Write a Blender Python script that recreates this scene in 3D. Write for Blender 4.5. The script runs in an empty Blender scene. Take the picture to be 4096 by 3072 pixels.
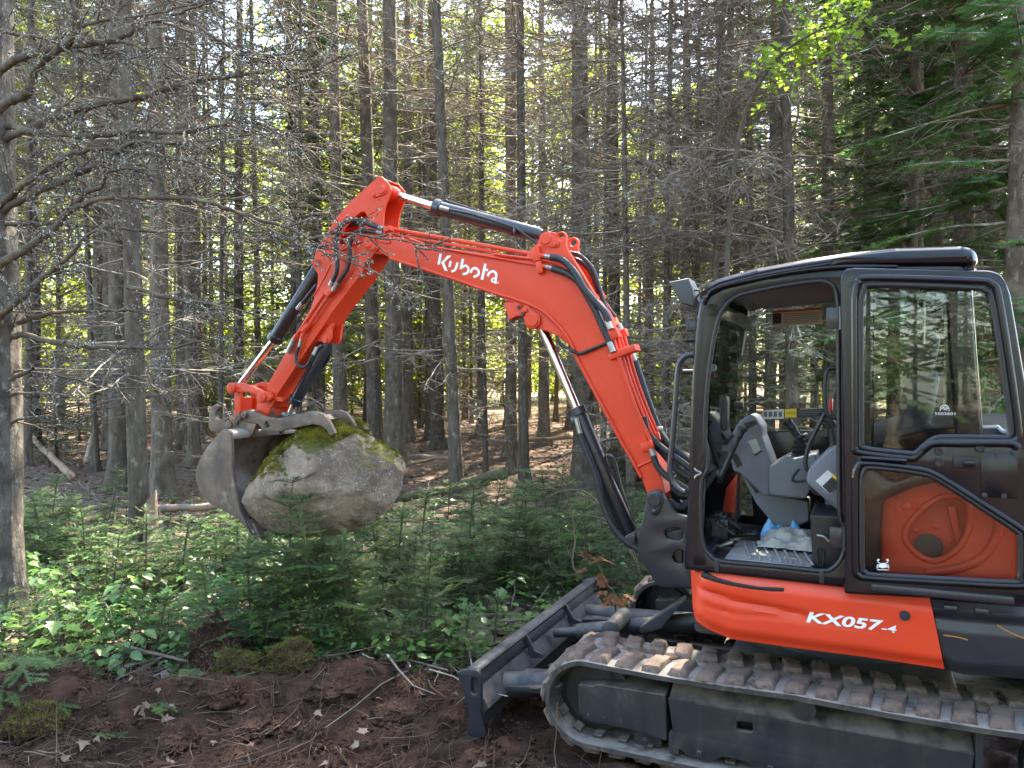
import bpy, bmesh, math, random
import numpy as np
from mathutils import Vector, Matrix, noise as mnoise

rng = np.random.default_rng(7)
random.seed(7)
scene = bpy.context.scene
COL = scene.collection
R_ = math.radians

# ------------------------------------------------------------------ camera, sky, sun, exposure
FPX, CAMH = 3000.0, 1.89
PITCH = math.atan(36 / 3000)
cd = bpy.data.cameras.new('camera'); cam = bpy.data.objects.new('camera', cd); COL.objects.link(cam)
cam.location = (0, 0, CAMH); cam.rotation_euler = (math.pi / 2 - PITCH, 0, 0)
cd.sensor_width = 36; cd.lens = 36 * FPX / 4096; cd.clip_start = .05; cd.clip_end = 600
scene.camera = cam

SUN_EL, SUN_AZ = R_(52), R_(26)          # azimuth measured from +Y (away from the camera) towards +X
world = bpy.data.worlds.new('World'); scene.world = world; world.use_nodes = True
wn = world.node_tree; bgn = wn.nodes['Background']
sky = wn.nodes.new('ShaderNodeTexSky'); sky.sky_type = 'NISHITA'; sky.sun_disc = False
sky.sun_elevation = SUN_EL; sky.sun_rotation = SUN_AZ; sky.air_density = 1.0; sky.dust_density = 1.2; sky.ozone_density = 1.0
wn.links.new(sky.outputs[0], bgn.inputs[0]); bgn.inputs[1].default_value = .15
sd = bpy.data.lights.new('sun', 'SUN'); sd.energy = 5.0; sd.angle = R_(.53); sd.color = (1, .95, .86)
sun = bpy.data.objects.new('sun', sd); COL.objects.link(sun)
SUNDIR = Vector((math.sin(SUN_AZ) * math.cos(SUN_EL), math.cos(SUN_AZ) * math.cos(SUN_EL), math.sin(SUN_EL)))
sun.rotation_euler = (-SUNDIR).to_track_quat('-Z', 'Y').to_euler(); sun.location = (4, 12, 25)
vs = scene.view_settings; vs.view_transform = 'Standard'; vs.look = 'None'; vs.gamma = 1; vs.exposure = 3.45; vs.use_white_balance = True; vs.white_balance_temperature = 7050; vs.white_balance_tint = 8
cy = scene.cycles; cy.max_bounces = 7; cy.diffuse_bounces = 4; cy.glossy_bounces = 4; cy.transmission_bounces = 5
cy.transparent_max_bounces = 6; cy.sample_clamp_indirect = 6; cy.use_denoising = True; cy.caustics_reflective = False; cy.caustics_refractive = False

# ------------------------------------------------------------------ measured frames (photo pixels -> places on the machine)
ZM = {'z1': (700, 600, .9644), 'A1': (1200, 650, .36166), 'A2': (1000, 1100, .30139), 'A3': (760, 1450, .42194), 'A4': (1600, 800, .42194),
      'z2': (1900, 800, .9646), 'z3': (2600, 900, .9043), 'z4': (3300, 900, .9648), 'z5': (1800, 2200, .5425), 'z6': (2700, 2200, .6311), 'h': (0, 0, 1.8517)}
PSI = R_(25)
FD = Vector((-math.cos(PSI), math.sin(PSI), 0)); LD = Vector((-math.sin(PSI), -math.cos(PSI), 0)); ZU = Vector((0, 0, 1))
MO = Vector((1.7752, 4.0486, 0))                     # swing centre on the ground
MM = Matrix((FD, LD, ZU)).transposed().to_4x4(); MM.translation = MO
MI = MM.inverted(); MI3 = MI.to_3x3()
CAMP = Vector((0, 0, CAMH)); CR = cam.rotation_euler.to_matrix()

def ray(px, py): return CR @ Vector(((px - 2048) / FPX, -(py - 1536) / FPX, -1))
def q(t, *p):
    ox, oy, s = ZM[t]; return [(ox + s * x, oy + s * y) for x, y in p]
def U3(p, Y):
    o = MI @ CAMP; d = MI3 @ ray(*p); return o + d * ((Y - o.y) / d.y)
def U(p, Y): r = U3(p, Y); return (r.x, r.z)
def UL(t, Y, *p): return [U(a, Y) for a in q(t, *p)]
def UP(t, Y, *p): return [U3(a, Y) for a in q(t, *p)]
def WD(px, py, depth):                                # photo pixel at a given distance -> world
    r = ray(px, py); return CAMP + r * (depth / r.y)

# ------------------------------------------------------------------ materials
MATS = {}
def lk(nt, a, b): nt.links.new(a, b)
def M(name, c1, c2=None, scale=6, thr=(.35, .65), rough=.5, r2=None, metal=0, bump=0, bscale=40, bdist=.01, coat=0, spec=.5,
      dust=None, dustamt=.0, rnd=0, coord='Object', stretch=None, c3=None, c3scale=30, c3thr=(.6, .7), trans=0, tcol=None, detail=5):
    m = bpy.data.materials.new(name); m.use_nodes = True; nt = m.node_tree; N = nt.nodes
    b = N['Principled BSDF']; out = N['Material Output']
    tc = N.new('ShaderNodeTexCoord'); co = tc.outputs[coord]
    if stretch:
        mp = N.new('ShaderNodeMapping'); mp.inputs['Scale'].default_value = stretch; lk(nt, co, mp.inputs[0]); co = mp.outputs[0]
    def noise(sc, det=detail, rgh=.6):
        n = N.new('ShaderNodeTexNoise'); n.inputs['Scale'].default_value = sc; n.inputs['Detail'].default_value = det; n.inputs['Roughness'].default_value = rgh
        lk(nt, co, n.inputs['Vector']); return n.outputs['Fac']
    def ramp(f, a, bb):
        r = N.new('ShaderNodeMapRange'); r.inputs[1].default_value = a; r.inputs[2].default_value = bb; r.clamp = True
        lk(nt, f, r.inputs[0]); return r.outputs[0]
    def mix(f, a, bb):
        x = N.new('ShaderNodeMix'); x.data_type = 'RGBA'
        if isinstance(f, float): x.inputs[0].default_value = f
        else: lk(nt, f, x.inputs[0])
        for s, v in ((6, a), (7, bb)):
            if isinstance(v, tuple): x.inputs[s].default_value = (*v[:3], 1)
            else: lk(nt, v, x.inputs[s])
        return x.outputs[2]
    col = tuple(c1); fac = None
    if c2:
        fac = ramp(noise(scale), *thr); col = mix(fac, tuple(c1), tuple(c2))
    if c3: col = mix(ramp(noise(c3scale, 8), *c3thr), col, tuple(c3))
    if rnd:
        oi = N.new('ShaderNodeObjectInfo'); hs = N.new('ShaderNodeHueSaturation')
        a = N.new('ShaderNodeMapRange'); a.inputs[3].default_value = 1 - rnd; a.inputs[4].default_value = 1 + rnd; lk(nt, oi.outputs['Random'], a.inputs[0]); lk(nt, a.outputs[0], hs.inputs['Value'])
        if isinstance(col, tuple): hs.inputs['Color'].default_value = (*col, 1)
        else: lk(nt, col, hs.inputs['Color'])
        col = hs.outputs[0]
    if dust:
        g = N.new('ShaderNodeNewGeometry'); sx = N.new('ShaderNodeSeparateXYZ'); lk(nt, g.outputs['Normal'], sx.inputs[0])
        up = ramp(sx.outputs[2], .1, .9); nz = ramp(noise(9, 8), .3, .7)
        mu = N.new('ShaderNodeMath'); mu.operation = 'MULTIPLY_ADD'; lk(nt, up, mu.inputs[0]); lk(nt, nz, mu.inputs[1]); 
        ml = N.new('ShaderNodeMath'); ml.operation = 'MULTIPLY'; lk(nt, nz, ml.inputs[0]); ml.inputs[1].default_value = .12; lk(nt, ml.outputs[0], mu.inputs[2])
        m2 = N.new('ShaderNodeMath'); m2.operation = 'MULTIPLY'; lk(nt, mu.outputs[0], m2.inputs[0]); m2.inputs[1].default_value = dustamt; m2.use_clamp = True
        col = mix(m2.outputs[0], col, tuple(dust))
    if isinstance(col, tuple): b.inputs['Base Color'].default_value = (*col, 1)
    else: lk(nt, col, b.inputs['Base Color'])
    b.inputs['Roughness'].default_value = rough
    if r2 is not None: lk(nt, (lambda r: (r.inputs.__getitem__(3).__setattr__('default_value', rough), r.inputs.__getitem__(4).__setattr__('default_value', r2), lk(nt, noise(scale * 1.7, 6), r.inputs[0]), r.outputs[0])[-1])(N.new('ShaderNodeMapRange')), b.inputs['Roughness'])
    b.inputs['Metallic'].default_value = metal; b.inputs['Coat Weight'].default_value = coat; b.inputs['Coat Roughness'].default_value = .12
    b.inputs['Specular IOR Level'].default_value = spec
    if bump:
        bp = N.new('ShaderNodeBump'); bp.inputs['Strength'].default_value = bump; bp.inputs['Distance'].default_value = bdist
        lk(nt, noise(bscale, 8, .7), bp.inputs['Height']); lk(nt, bp.outputs[0], b.inputs['Normal'])
    if trans:
        t = N.new('ShaderNodeBsdfTranslucent'); ms = N.new('ShaderNodeMixShader'); ms.inputs[0].default_value = trans
        if tcol is not None: t.inputs[0].default_value = (*tcol, 1)
        elif isinstance(col, tuple): t.inputs[0].default_value = (*col, 1)
        else: lk(nt, col, t.inputs[0])
        lk(nt, b.outputs[0], ms.inputs[1]); lk(nt, t.outputs[0], ms.inputs[2]); lk(nt, ms.outputs[0], out.inputs[0])
    MATS[name] = m; return m

def glass_mat(name, tint, refl):
    m = bpy.data.materials.new(name); m.use_nodes = True; nt = m.node_tree; N = nt.nodes; N.remove(N['Principled BSDF'])
    t = N.new('ShaderNodeBsdfTransparent'); t.inputs[0].default_value = (*tint, 1)
    g = N.new('ShaderNodeBsdfGlossy'); g.inputs[1].default_value = .01; g.inputs[0].default_value = (1, 1, 1, 1)
    lw = N.new('ShaderNodeFresnel'); lw.inputs[0].default_value = refl
    mx = N.new('ShaderNodeMixShader'); lk(nt, lw.outputs[0], mx.inputs[0]); lk(nt, t.outputs[0], mx.inputs[1]); lk(nt, g.outputs[0], mx.inputs[2])
    lk(nt, mx.outputs[0], N['Material Output'].inputs[0]); MATS[name] = m; return m

ORANGE = M('orange paint', (.74, .052, .013), (.62, .042, .012), scale=2.2, thr=(.3, .7), rough=.4, r2=.58, coat=.06, spec=.38, bump=.05, bscale=120, bdist=.002, dust=(.38, .20, .13), dustamt=.4, c3=(.52, .058, .026), c3scale=28, c3thr=(.60, .78))
BLACK = M('black paint', (.012, .014, .022), (.02, .022, .03), scale=4, rough=.28, r2=.42, coat=.3, bump=.04, bscale=90, bdist=.002, dust=(.10, .095, .09), dustamt=.5)
CABBLACK = M('cab black paint', (.004, .005, .009), (.007, .008, .013), scale=4, rough=.14, r2=.26, spec=.5, bump=.03, bscale=60, bdist=.002)
DARK = M('dusty dark steel', (.014, .016, .026), (.03, .03, .034), scale=7, rough=.45, r2=.65, bump=.15, bscale=60, bdist=.004, dust=(.14, .12, .10), dustamt=.9, c3=(.09, .075, .06), c3scale=12, c3thr=(.62, .75))
FRAME = M('dusty track frame', (.007, .009, .016), (.017, .017, .021), scale=5, rough=.5, r2=.7, spec=.35, bump=.12, bscale=60, bdist=.004, dust=(.14, .118, .095), dustamt=1.3, stretch=(1, 1, .35), c3=(.05, .045, .04), c3scale=10, c3thr=(.58, .75))
RUBBER = M('track rubber', (.02, .02, .021), (.04, .036, .034), scale=11, rough=.75, spec=.3, bump=.5, bscale=70, bdist=.008, dust=(.24, .20, .165), dustamt=1.7, c3=(.11, .085, .065), c3scale=14, c3thr=(.55, .7))
LUGM = M('muddy track lug', (.045, .038, .034), (.11, .078, .06), scale=14, rough=.9, bump=.8, bscale=45, bdist=.012, dust=(.15, .095, .07), dustamt=1.5, rnd=.4, c3=(.24, .20, .165), c3scale=16, c3thr=(.54, .66))
HOSE = M('hose rubber', (.012, .013, .016), (.022, .023, .026), scale=30, rough=.5, bump=.3, bscale=150, bdist=.002)
PLASTIC = M('black plastic', (.012, .012, .014), rough=.45)
CHROME = M('chrome rod', (.75, .75, .74), rough=.12, metal=1)
FITTING = M('zinc fitting', (.45, .43, .40), (.3, .28, .25), scale=20, rough=.4, metal=.9)
RUST = M('rusty bucket steel', (.17, .115, .085), (.08, .06, .052), scale=7, rough=.65, r2=.5, metal=.25, bump=.4, bscale=45, bdist=.006, c3=(.32, .285, .25), c3scale=5, c3thr=(.54, .72))
WORN = M('worn bucket steel', (.34, .29, .24), (.19, .14, .105), scale=5, rough=.55, metal=.35, bump=.25, bscale=40, bdist=.004, c3=(.12, .08, .06), c3scale=9, c3thr=(.58, .7))
GREY = M('grey console plastic', (.145, .15, .17), (.12, .125, .14), scale=9, rough=.6, bump=.06, bscale=300, bdist=.001, dust=(.30, .28, .25), dustamt=.4)
MATM = M('dusty floor mat', (.30, .28, .25), (.19, .175, .16), scale=9, rough=.9, bump=.4, bscale=50, bdist=.01)
WHITE = M('white decal', (.80, .80, .78), rough=.4)
YEL = M('yellow decal', (.80, .50, .02), rough=.45)
PAPER = M('printed label', (.62, .62, .60), rough=.5)
INK = M('printed black', (.02, .02, .022), rough=.5)
REDD = M('red decal', (.55, .03, .02), rough=.5)
CLOTH = M('pale cloth', (.46, .42, .36), (.33, .30, .26), scale=12, rough=.95, bump=.5, bscale=40, bdist=.02)
BLUE = M('blue plastic', (.12, .33, .55), rough=.5)
SEAT = M('seat vinyl', (.016, .016, .018), (.03, .03, .033), scale=20, rough=.6, bump=.15, bscale=80, bdist=.004)
MUD = M('dried mud', (.085, .05, .036), (.16, .11, .085), scale=14, rough=.95, bump=.8, bscale=30, bdist=.03)
GLASS = glass_mat('clear cab glass', (.92, .95, .94), 1.22)
DGLASS = glass_mat('door glass', (.90, .93, .92), 1.36)

# ------------------------------------------------------------------ mesh helpers
def smooth(me, ang=35):
    bm = bmesh.new(); bm.from_mesh(me)
    bmesh.ops.remove_doubles(bm, verts=bm.verts, dist=1e-5)
    for f in bm.faces: f.smooth = True
    for e in bm.edges:
        e.smooth = not (len(e.link_faces) == 2 and e.calc_face_angle(0) > R_(ang))
    bm.to_mesh(me); bm.free(); return me
def ob(name, me, mat, parent=None, mw=None):
    o = bpy.data.objects.new(name, me)
    if mat is not None and not me.materials: me.materials.append(mat)
    COL.objects.link(o); o.parent = parent
    if mw is not None: o.matrix_basis = mw
    return o
def tag(o, label, cat, group=None, kind=None):
    o['label'] = label
    if kind: o['kind'] = kind
    o['category'] = cat
    if group: o['group'] = group
    return o
def struct(o): o['kind'] = 'structure'; return o
def empty(name, mw):
    o = bpy.data.objects.new(name, None); COL.objects.link(o); o.matrix_basis = mw; o.empty_display_size = .2; return o
def arr_mesh(name, V, Fc):
    me = bpy.data.meshes.new(name); V = np.asarray(V, dtype=np.float32).reshape(-1, 3); Fc = np.asarray(Fc, dtype=np.int32); k = Fc.shape[1]
    me.vertices.add(len(V)); me.vertices.foreach_set('co', V.ravel())
    me.loops.add(Fc.size); me.loops.foreach_set('vertex_index', Fc.ravel())
    me.polygons.add(len(Fc)); me.polygons.foreach_set('loop_start', np.arange(0, Fc.size, k, dtype=np.int32)); me.polygons.foreach_set('loop_total', np.full(len(Fc), k, dtype=np.int32))
    me.update(calc_edges=True); return me
def curve_mesh(loops, half, bevel, res=2):
    cu = bpy.data.curves.new('tmp', 'CURVE'); cu.dimensions = '2D'; cu.fill_mode = 'BOTH'
    cu.extrude = max(half - bevel, .0005); cu.bevel_depth = bevel; cu.bevel_resolution = res; cu.offset = -bevel
    for lp in loops:
        s = cu.splines.new('POLY'); s.points.add(len(lp) - 1); s.use_cyclic_u = True
        for i, (x, y) in enumerate(lp): s.points[i].co = (x, y, 0, 1)
    o = bpy.data.objects.new('tmp', cu); me = bpy.data.meshes.new_from_object(o)
    bpy.data.objects.remove(o); bpy.data.curves.remove(cu); return me
def rnd_poly(pts, r, n=5):
    """round the corners of a closed outline"""
    out = []; L = len(pts)
    for i in range(L):
        p0, p1, p2 = Vector(pts[i - 1]), Vector(pts[i]), Vector(pts[(i + 1) % L])
        a, b = p0 - p1, p2 - p1; rr = r[i] if isinstance(r, (list, tuple)) else r
        rr = min(rr, a.length * .48, b.length * .48)
        if rr < 1e-4: out.append(tuple(p1)); continue
        s, e = p1 + a.normalized() * rr, p1 + b.normalized() * rr
        for k in range(n + 1):
            t = k / n; out.append(tuple((1 - t) ** 2 * s + 2 * t * (1 - t) * p1 + t * t * e))
    return out
def spl(pts, n=6, closed=False):
    """Catmull-Rom through points of any dimension"""
    P = [Vector(p) for p in pts]; out = []; L = len(P); rngi = range(L if closed else L - 1)
    for i in rngi:
        a, b = P[i], P[(i + 1) % L]; z = P[i - 1] if (closed or i) else a * 2 - b; c = P[(i + 2) % L] if (closed or i + 2 < L) else b * 2 - a
        for k in range(n):
            t = k / n; out.append(.5 * ((2 * a) + (b - z) * t + (2 * z - 5 * a + 4 * b - c) * t * t + (3 * a - z - 3 * b + c) * t ** 3))
    if not closed: out.append(P[-1])
    return out
RX90 = Matrix.Rotation(math.pi / 2, 4, 'X')
def plate(name, loops, y0, y1, mat, parent, bevel=.004, ang=30):
    """side profile (X,Z loops; first is outline, others are holes) given a width from y0 to y1"""
    if not isinstance(loops[0][0], (list, tuple)) or isinstance(loops[0][0], float): loops = [loops]
    me = curve_mesh(loops, abs(y1 - y0) / 2, bevel); me.transform(Matrix.Translation((0, (y0 + y1) / 2, 0)) @ RX90)
    return ob(name, smooth(me, ang), mat, parent)
def circ(c, r, n=20): return [(c[0] + r * math.cos(2 * math.pi * i / n), c[1] + r * math.sin(2 * math.pi * i / n)) for i in range(n)]
def tube_me(pts, rad, sides=10, cap=True):
    P = [Vector(p) for p in pts]; n = len(P); V = []; Fs = []
    if not hasattr(rad, '__len__'): rad = [rad] * n
    T = [(P[min(i + 1, n - 1)] - P[max(i - 1, 0)]).normalized() for i in range(n)]
    u = T[0].orthogonal().normalized()
    for i in range(n):
        u = (u - T[i] * u.dot(T[i])).normalized(); v = T[i].cross(u)
        for k in range(sides):
            a = 2 * math.pi * k / sides; V.append(P[i] + (u * math.cos(a) + v * math.sin(a)) * rad[i])
    for i in range(n - 1):
        for k in range(sides): Fs.append((i * sides + k, i * sides + (k + 1) % sides, (i + 1) * sides + (k + 1) % sides, (i + 1) * sides + k))
    if cap: Fs += [tuple(range(sides))[::-1], tuple(range((n - 1) * sides, n * sides))]
    me = bpy.data.meshes.new('tube'); me.from_pydata(V, [], Fs); return me
def tube(name, pts, rad, mat, parent, sides=10, sm=True, n=6):
    if sm and len(pts) > 2:
        pts = spl(pts, n)
    return ob(name, smooth(tube_me(pts, rad, sides), 50), mat, parent)
def rod(name, a, b, r, mat, parent, sides=20, bev=None):
    a, b = Vector(a), Vector(b)
    if bev:
        d = (b - a).normalized(); return ob(name, smooth(tube_me([a, a + d * bev, b - d * bev, b], [r - bev, r, r, r - bev], sides), 50), mat, parent)
    return ob(name, smooth(tube_me([a, b], r, sides), 40), mat, parent)
def lathe(name, a, b, prof, mat, parent, sides=24):
    """prof: list of (t along a->b in metres, radius)"""
    a, b = Vector(a), Vector(b); d = (b - a).normalized()
    return ob(name, smooth(tube_me([a + d * (t + i * 1e-5) for i, (t, r) in enumerate(prof)], [max(r, 1e-4) for t, r in prof], sides), 35), mat, parent)
def box(name, c, s, mat, parent, bev=.004, rot=None, seg=2):
    bm = bmesh.new(); bmesh.ops.create_cube(bm, size=1); bmesh.ops.scale(bm, vec=s, verts=bm.verts)
    if bev: bmesh.ops.bevel(bm, geom=bm.edges[:], offset=min(bev, min(s) * .45), segments=seg, affect='EDGES', profile=.5)
    me = bpy.data.meshes.new(name); bm.to_mesh(me); bm.free()
    mw = Matrix.Translation(c) @ (rot.to_4x4() if rot is not None else Matrix())
    me.transform(mw); return ob(name, smooth(me, 40), mat, parent)
def flat(name, poly3, mat, parent, thick=.0015, nrm=None):
    """thin sheet (label, pane) from a 3-D outline"""
    P = [Vector(p) for p in poly3]
    n = Vector(nrm) if nrm is not None else (P[1] - P[0]).cross(P[2] - P[0]).normalized(); k = len(P)
    V = P + [p + n * thick for p in P]; Fs = [tuple(range(k))[::-1], tuple(range(k, 2 * k))] + [(i, (i + 1) % k, k + (i + 1) % k, k + i) for i in range(k)]
    me = bpy.data.meshes.new(name); me.from_pydata(V, [], Fs); return ob(name, me, mat, parent)
def textmesh(body, bold=0, shear=0, spacing=1.0):
    cu = bpy.data.curves.new('t', 'FONT'); cu.body = body; cu.size = 1; cu.offset = bold; cu.shear = shear; cu.space_character = spacing; cu.extrude = 0; cu.resolution_u = 4
    o = bpy.data.objects.new('t', cu); me = bpy.data.meshes.new_from_object(o); bpy.data.objects.remove(o); bpy.data.curves.remove(cu); return me
def text_on(name, body, p0, px, py, mat, parent, f, bold=0, shear=0, spacing=1, thick=.001):
    """lettering fitted to the photo frame: p0 origin pixel, px pixel at end of baseline, py pixel at cap height; f maps pixel -> 3D"""
    me = textmesh(body, bold, shear, spacing); xs = [v.co.x for v in me.vertices]; ys = [v.co.y for v in me.vertices]
    x0, x1, y0, y1 = min(xs), max(xs), 0 if min(ys) > -.05 else min(ys), max(ys)
    for v in me.vertices:
        u = (v.co.x - x0) / (x1 - x0); w = (v.co.y - y0) / (y1 - y0)
        v.co = f((p0[0] + u * (px[0] - p0[0]) + w * (py[0] - p0[0]), p0[1] + u * (px[1] - p0[1]) + w * (py[1] - p0[1])))
    return ob(name, me, mat, parent)
def stroke(pts, w, n=5):
    P = spl([Vector((a, b)) for a, b in pts], n) if len(pts) > 2 else [Vector(p) for p in pts]; A, B = [], []
    for i, p in enumerate(P):
        t = (P[min(i + 1, len(P) - 1)] - P[max(i - 1, 0)]).normalized(); nn = Vector((-t.y, t.x)) * w / 2; A.append(p + nn); B.append(p - nn)
    return [tuple(a) for a in A] + [tuple(b) for b in reversed(B)]
# ------------------------------------------------------------------ EXCAVATOR
EX = empty('excavator', MM)
tag(EX, 'orange and black tracked compact excavator with cab door folded open, holding a boulder', 'excavator')

def pins(name, t, Y, c, r, th, mat, parent, tail=None):
    """pin head with its lock plate on the near side"""
    p = U3(q(t, c)[0], Y)
    if tail is not None:
        a = p; b = U3(q(t, tail)[0], Y); d = (b - a).normalized(); nn = Vector((-d.z, 0, d.x)); loop = []
        for k in range(9):
            an = math.pi / 2 + math.pi * k / 8; v = a + (nn * math.sin(an) + d * math.cos(an)) * r * 1.25 * 1.0; loop.append((v.x, v.z))
        for k in range(9):
            an = -math.pi / 2 + math.pi * k / 8; v = b + (nn * math.sin(an) + d * math.cos(an)) * r * .62; loop.append((v.x, v.z))
        pl = plate('pin_plate', loop, Y - .002, Y + .012, mat, parent, .003)
        lathe('bolt', b + Vector((0, .01, 0)), b + Vector((0, 1, 0)), [(0, r * .38), (.012, r * .38), (.014, r * .3), (.0141, 0)], mat, parent, 6)
    return lathe(name, p + Vector((0, -.02, 0)), p + Vector((0, 1, 0)), [(0, r), (.02 + th, r), (.026 + th, r * .85), (.0261 + th, 0)], mat, parent, 24)

# --- tracks
TC1, TR1, TC2, TR2 = (1.11, .2855), .2145, (-.88, .30), .219
def track_path():
    """closed loop of carcass outer line: list of (x,z), tangent handled by differences"""
    pts = []
    for k in range(61): 
        t = k / 60; x = TC2[0] + (TC1[0] - TC2[0]) * t; s = -.012 * math.sin(math.pi * min(1, max(0, (t) / .52))) if t < .52 else -.010 * math.sin(math.pi * (t - .52) / .48)
        pts.append((x, (TC2[1] + TR2) * (1 - t) + (TC1[1] + TR1) * t + s))
    for k in range(1, 24): a = math.pi / 2 - math.pi * k / 24; pts.append((TC1[0] + TR1 * math.cos(a), TC1[1] + TR1 * math.sin(a)))
    for k in range(61): t = k / 60; pts.append((TC1[0] + (TC2[0] - TC1[0]) * t, TC1[1] - TR1 + (TC2[1] - TR2 - TC1[1] + TR1) * t))
    for k in range(1, 24): a = -math.pi / 2 - math.pi * k / 24; pts.append((TC2[0] + TR2 * math.cos(a), TC2[1] + TR2 * math.sin(a)))
    return pts
TP = [Vector((x, 0, z)) for x, z in track_path()]
_cum = [0]
for i in range(len(TP)): _cum.append(_cum[-1] + (TP[(i + 1) % len(TP)] - TP[i]).length)
TLEN = _cum[-1]
def on_track(s):
    s %= TLEN; i = max(k for k in range(len(TP)) if _cum[k] <= s); a, b = TP[i], TP[(i + 1) % len(TP)]
    t = (s - _cum[i]) / max(1e-6, _cum[i + 1] - _cum[i]); T = (b - a).normalized(); n = Vector((-T.z, 0, T.x))   # outward normal
    return a.lerp(b, t), T, n
def belt(y0, y1):
    n = len(TP); sec = [(y0, -.026), (y0, -.004), (y0 + .008, 0), (y0 + .06, .006), ((y0 + y1) / 2, .004), (y1 - .06, .006), (y1 - .008, 0), (y1, -.004), (y1, -.026)]; V = []; Fs = []; k = len(sec)
    for i in range(n):
        T = (TP[(i + 1) % n] - TP[i - 1]).normalized(); nn = Vector((-T.z, 0, T.x))
        for (y, o) in sec: V.append(TP[i] + nn * o + Vector((0, y, 0)))
    for i in range(n):
        for j in range(k): Fs.append((i * k + j, i * k + (j + 1) % k, ((i + 1) % n) * k + (j + 1) % k, ((i + 1) % n) * k + j))
    me = bpy.data.meshes.new('belt'); me.from_pydata(V, [], Fs); return smooth(me, 40)
def lug_mesh(seed, side):
    r = random.Random(seed); bm = bmesh.new(); L, W, Hh = .098, .180, .026
    sk = .02 * side
    v = [bm.verts.new(c) for c in ((-L / 2, -W / 2, -.006), (L / 2, -W / 2, -.006), (L / 2 + sk, W / 2, -.006), (-L / 2 + sk, W / 2, -.006),
                                   (-L / 2 + .014, -W / 2 + .012, Hh), (L / 2 - .014, -W / 2 + .012, Hh), (L / 2 - .014 + sk, W / 2 - .02, Hh), (-L / 2 + .014 + sk, W / 2 - .02, Hh))]
    for f in ((0, 3, 2, 1), (4, 5, 6, 7), (0, 1, 5, 4), (1, 2, 6, 5), (2, 3, 7, 6), (3, 0, 4, 7)): bm.faces.new([v[i] for i in f])
    for x in v: x.co += Vector((r.uniform(-.004, .004), r.uniform(-.004, .004), r.uniform(-.004, .003)))
    bmesh.ops.bevel(bm, geom=bm.edges[:], offset=.004, segments=1, affect='EDGES')
    bmesh.ops.subdivide_edges(bm, edges=[e for e in bm.edges if e.calc_length() > .05], cuts=2, use_grid_fill=True)
    for x in bm.verts: x.co += Vector((r.uniform(-.003, .003), r.uniform(-.003, .003), r.uniform(-.004, .004)))
    me = bpy.data.meshes.new('lug'); bm.to_mesh(me); bm.free(); me.materials.append(LUGM); return smooth(me, 40)
LUGS = {s: [lug_mesh(k + 10 * s, s) for k in range(3)] for s in (-1, 1)}
def rib_mesh():
    bm = bmesh.new(); bmesh.ops.create_cube(bm, size=1); bmesh.ops.scale(bm, vec=(.045, .07, .02), verts=bm.verts); bmesh.ops.bevel(bm, geom=bm.edges[:], offset=.004, segments=1, affect='EDGES')
    me = bpy.data.meshes.new('rib'); bm.to_mesh(me); bm.free(); me.materials.append(RUBBER); return me
RIB = rib_mesh()
def make_track(y0, y1):
    t = ob('track_belt', belt(y0, y1), RUBBER, EX); n = 42
    for k in range(n):
        for row, yc in ((1, y1 - .095), (-1, y0 + .095)):
            s = (k + (.5 if row < 0 else 0)) * TLEN / n; p, T, nn = on_track(s)
            if y1 < 0 and p.x < .3: continue
            mw = Matrix((T, Vector((0, 1, 0)), nn)).transposed().to_4x4(); mw.translation = p + Vector((0, yc, 0)) + nn * .003
            ob('track_lug', LUGS[row][k % 3], None, t, mw)
        p, T, nn = on_track((k + .25) * TLEN / n)
        for yc in ((y1 - .11, y1 - .26) if y1 > 0 else (y1 - .11,)):
            if p.x < -.6 or (y1 < 0 and p.x < .5): continue
            mw = Matrix((T, Vector((0, 1, 0)), nn)).transposed().to_4x4(); mw.translation = p + Vector((0, yc, 0)) - nn * .034
            ob('guide_lug', RIB, None, t, mw)
    return t
make_track(.58, .98); make_track(-.98, -.58)
for ys in (.78, -.78):
    for (c, r, nm) in ((TC1, TR1 - .03, 'idler_wheel'), (TC2, TR2 - .035, 'drive_sprocket')):
        a = Vector((c[0], ys - .09, c[1])); lathe(nm, a, a + Vector((0, 1, 0)), [(0, .04), (.001, r - .03), (.03, r - .03), (.04, r), (.14, r), (.15, r - .03), (.165, r - .04), (.17, .07), (.19, .06), (.1901, 0)], FRAME, EX, 32)
    a = Vector((.12, ys + .02, .43)); lathe('carrier_roller', a, a + Vector((0, 1, 0)), [(0, .03), (.01, .05), (.13, .05), (.135, .03), (.1351, 0)], FRAME, EX, 20)
    for x in (.825, .568, .257, -.06, -.38):
        a = Vector((x, ys - .1, .128)); w = lathe('track_roller', a, a + Vector((0, 1, 0)), [(0, .05), (.01, .068), (.06, .068), (.07, .05), (.13, .05), (.14, .068), (.2, .068), (.205, .03), (.2051, 0)], FRAME, EX, 24)
        b = Vector((x, (.93 if ys > 0 else -.93), .145)); s = 1 if ys > 0 else -1
        lathe('bolt', b, b + Vector((0, s, 0)), [(0, .02), (.006, .02), (.0061, .013), (.022, .013), (.0225, .009), (.0226, 0)], FRAME, w, 8)
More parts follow.
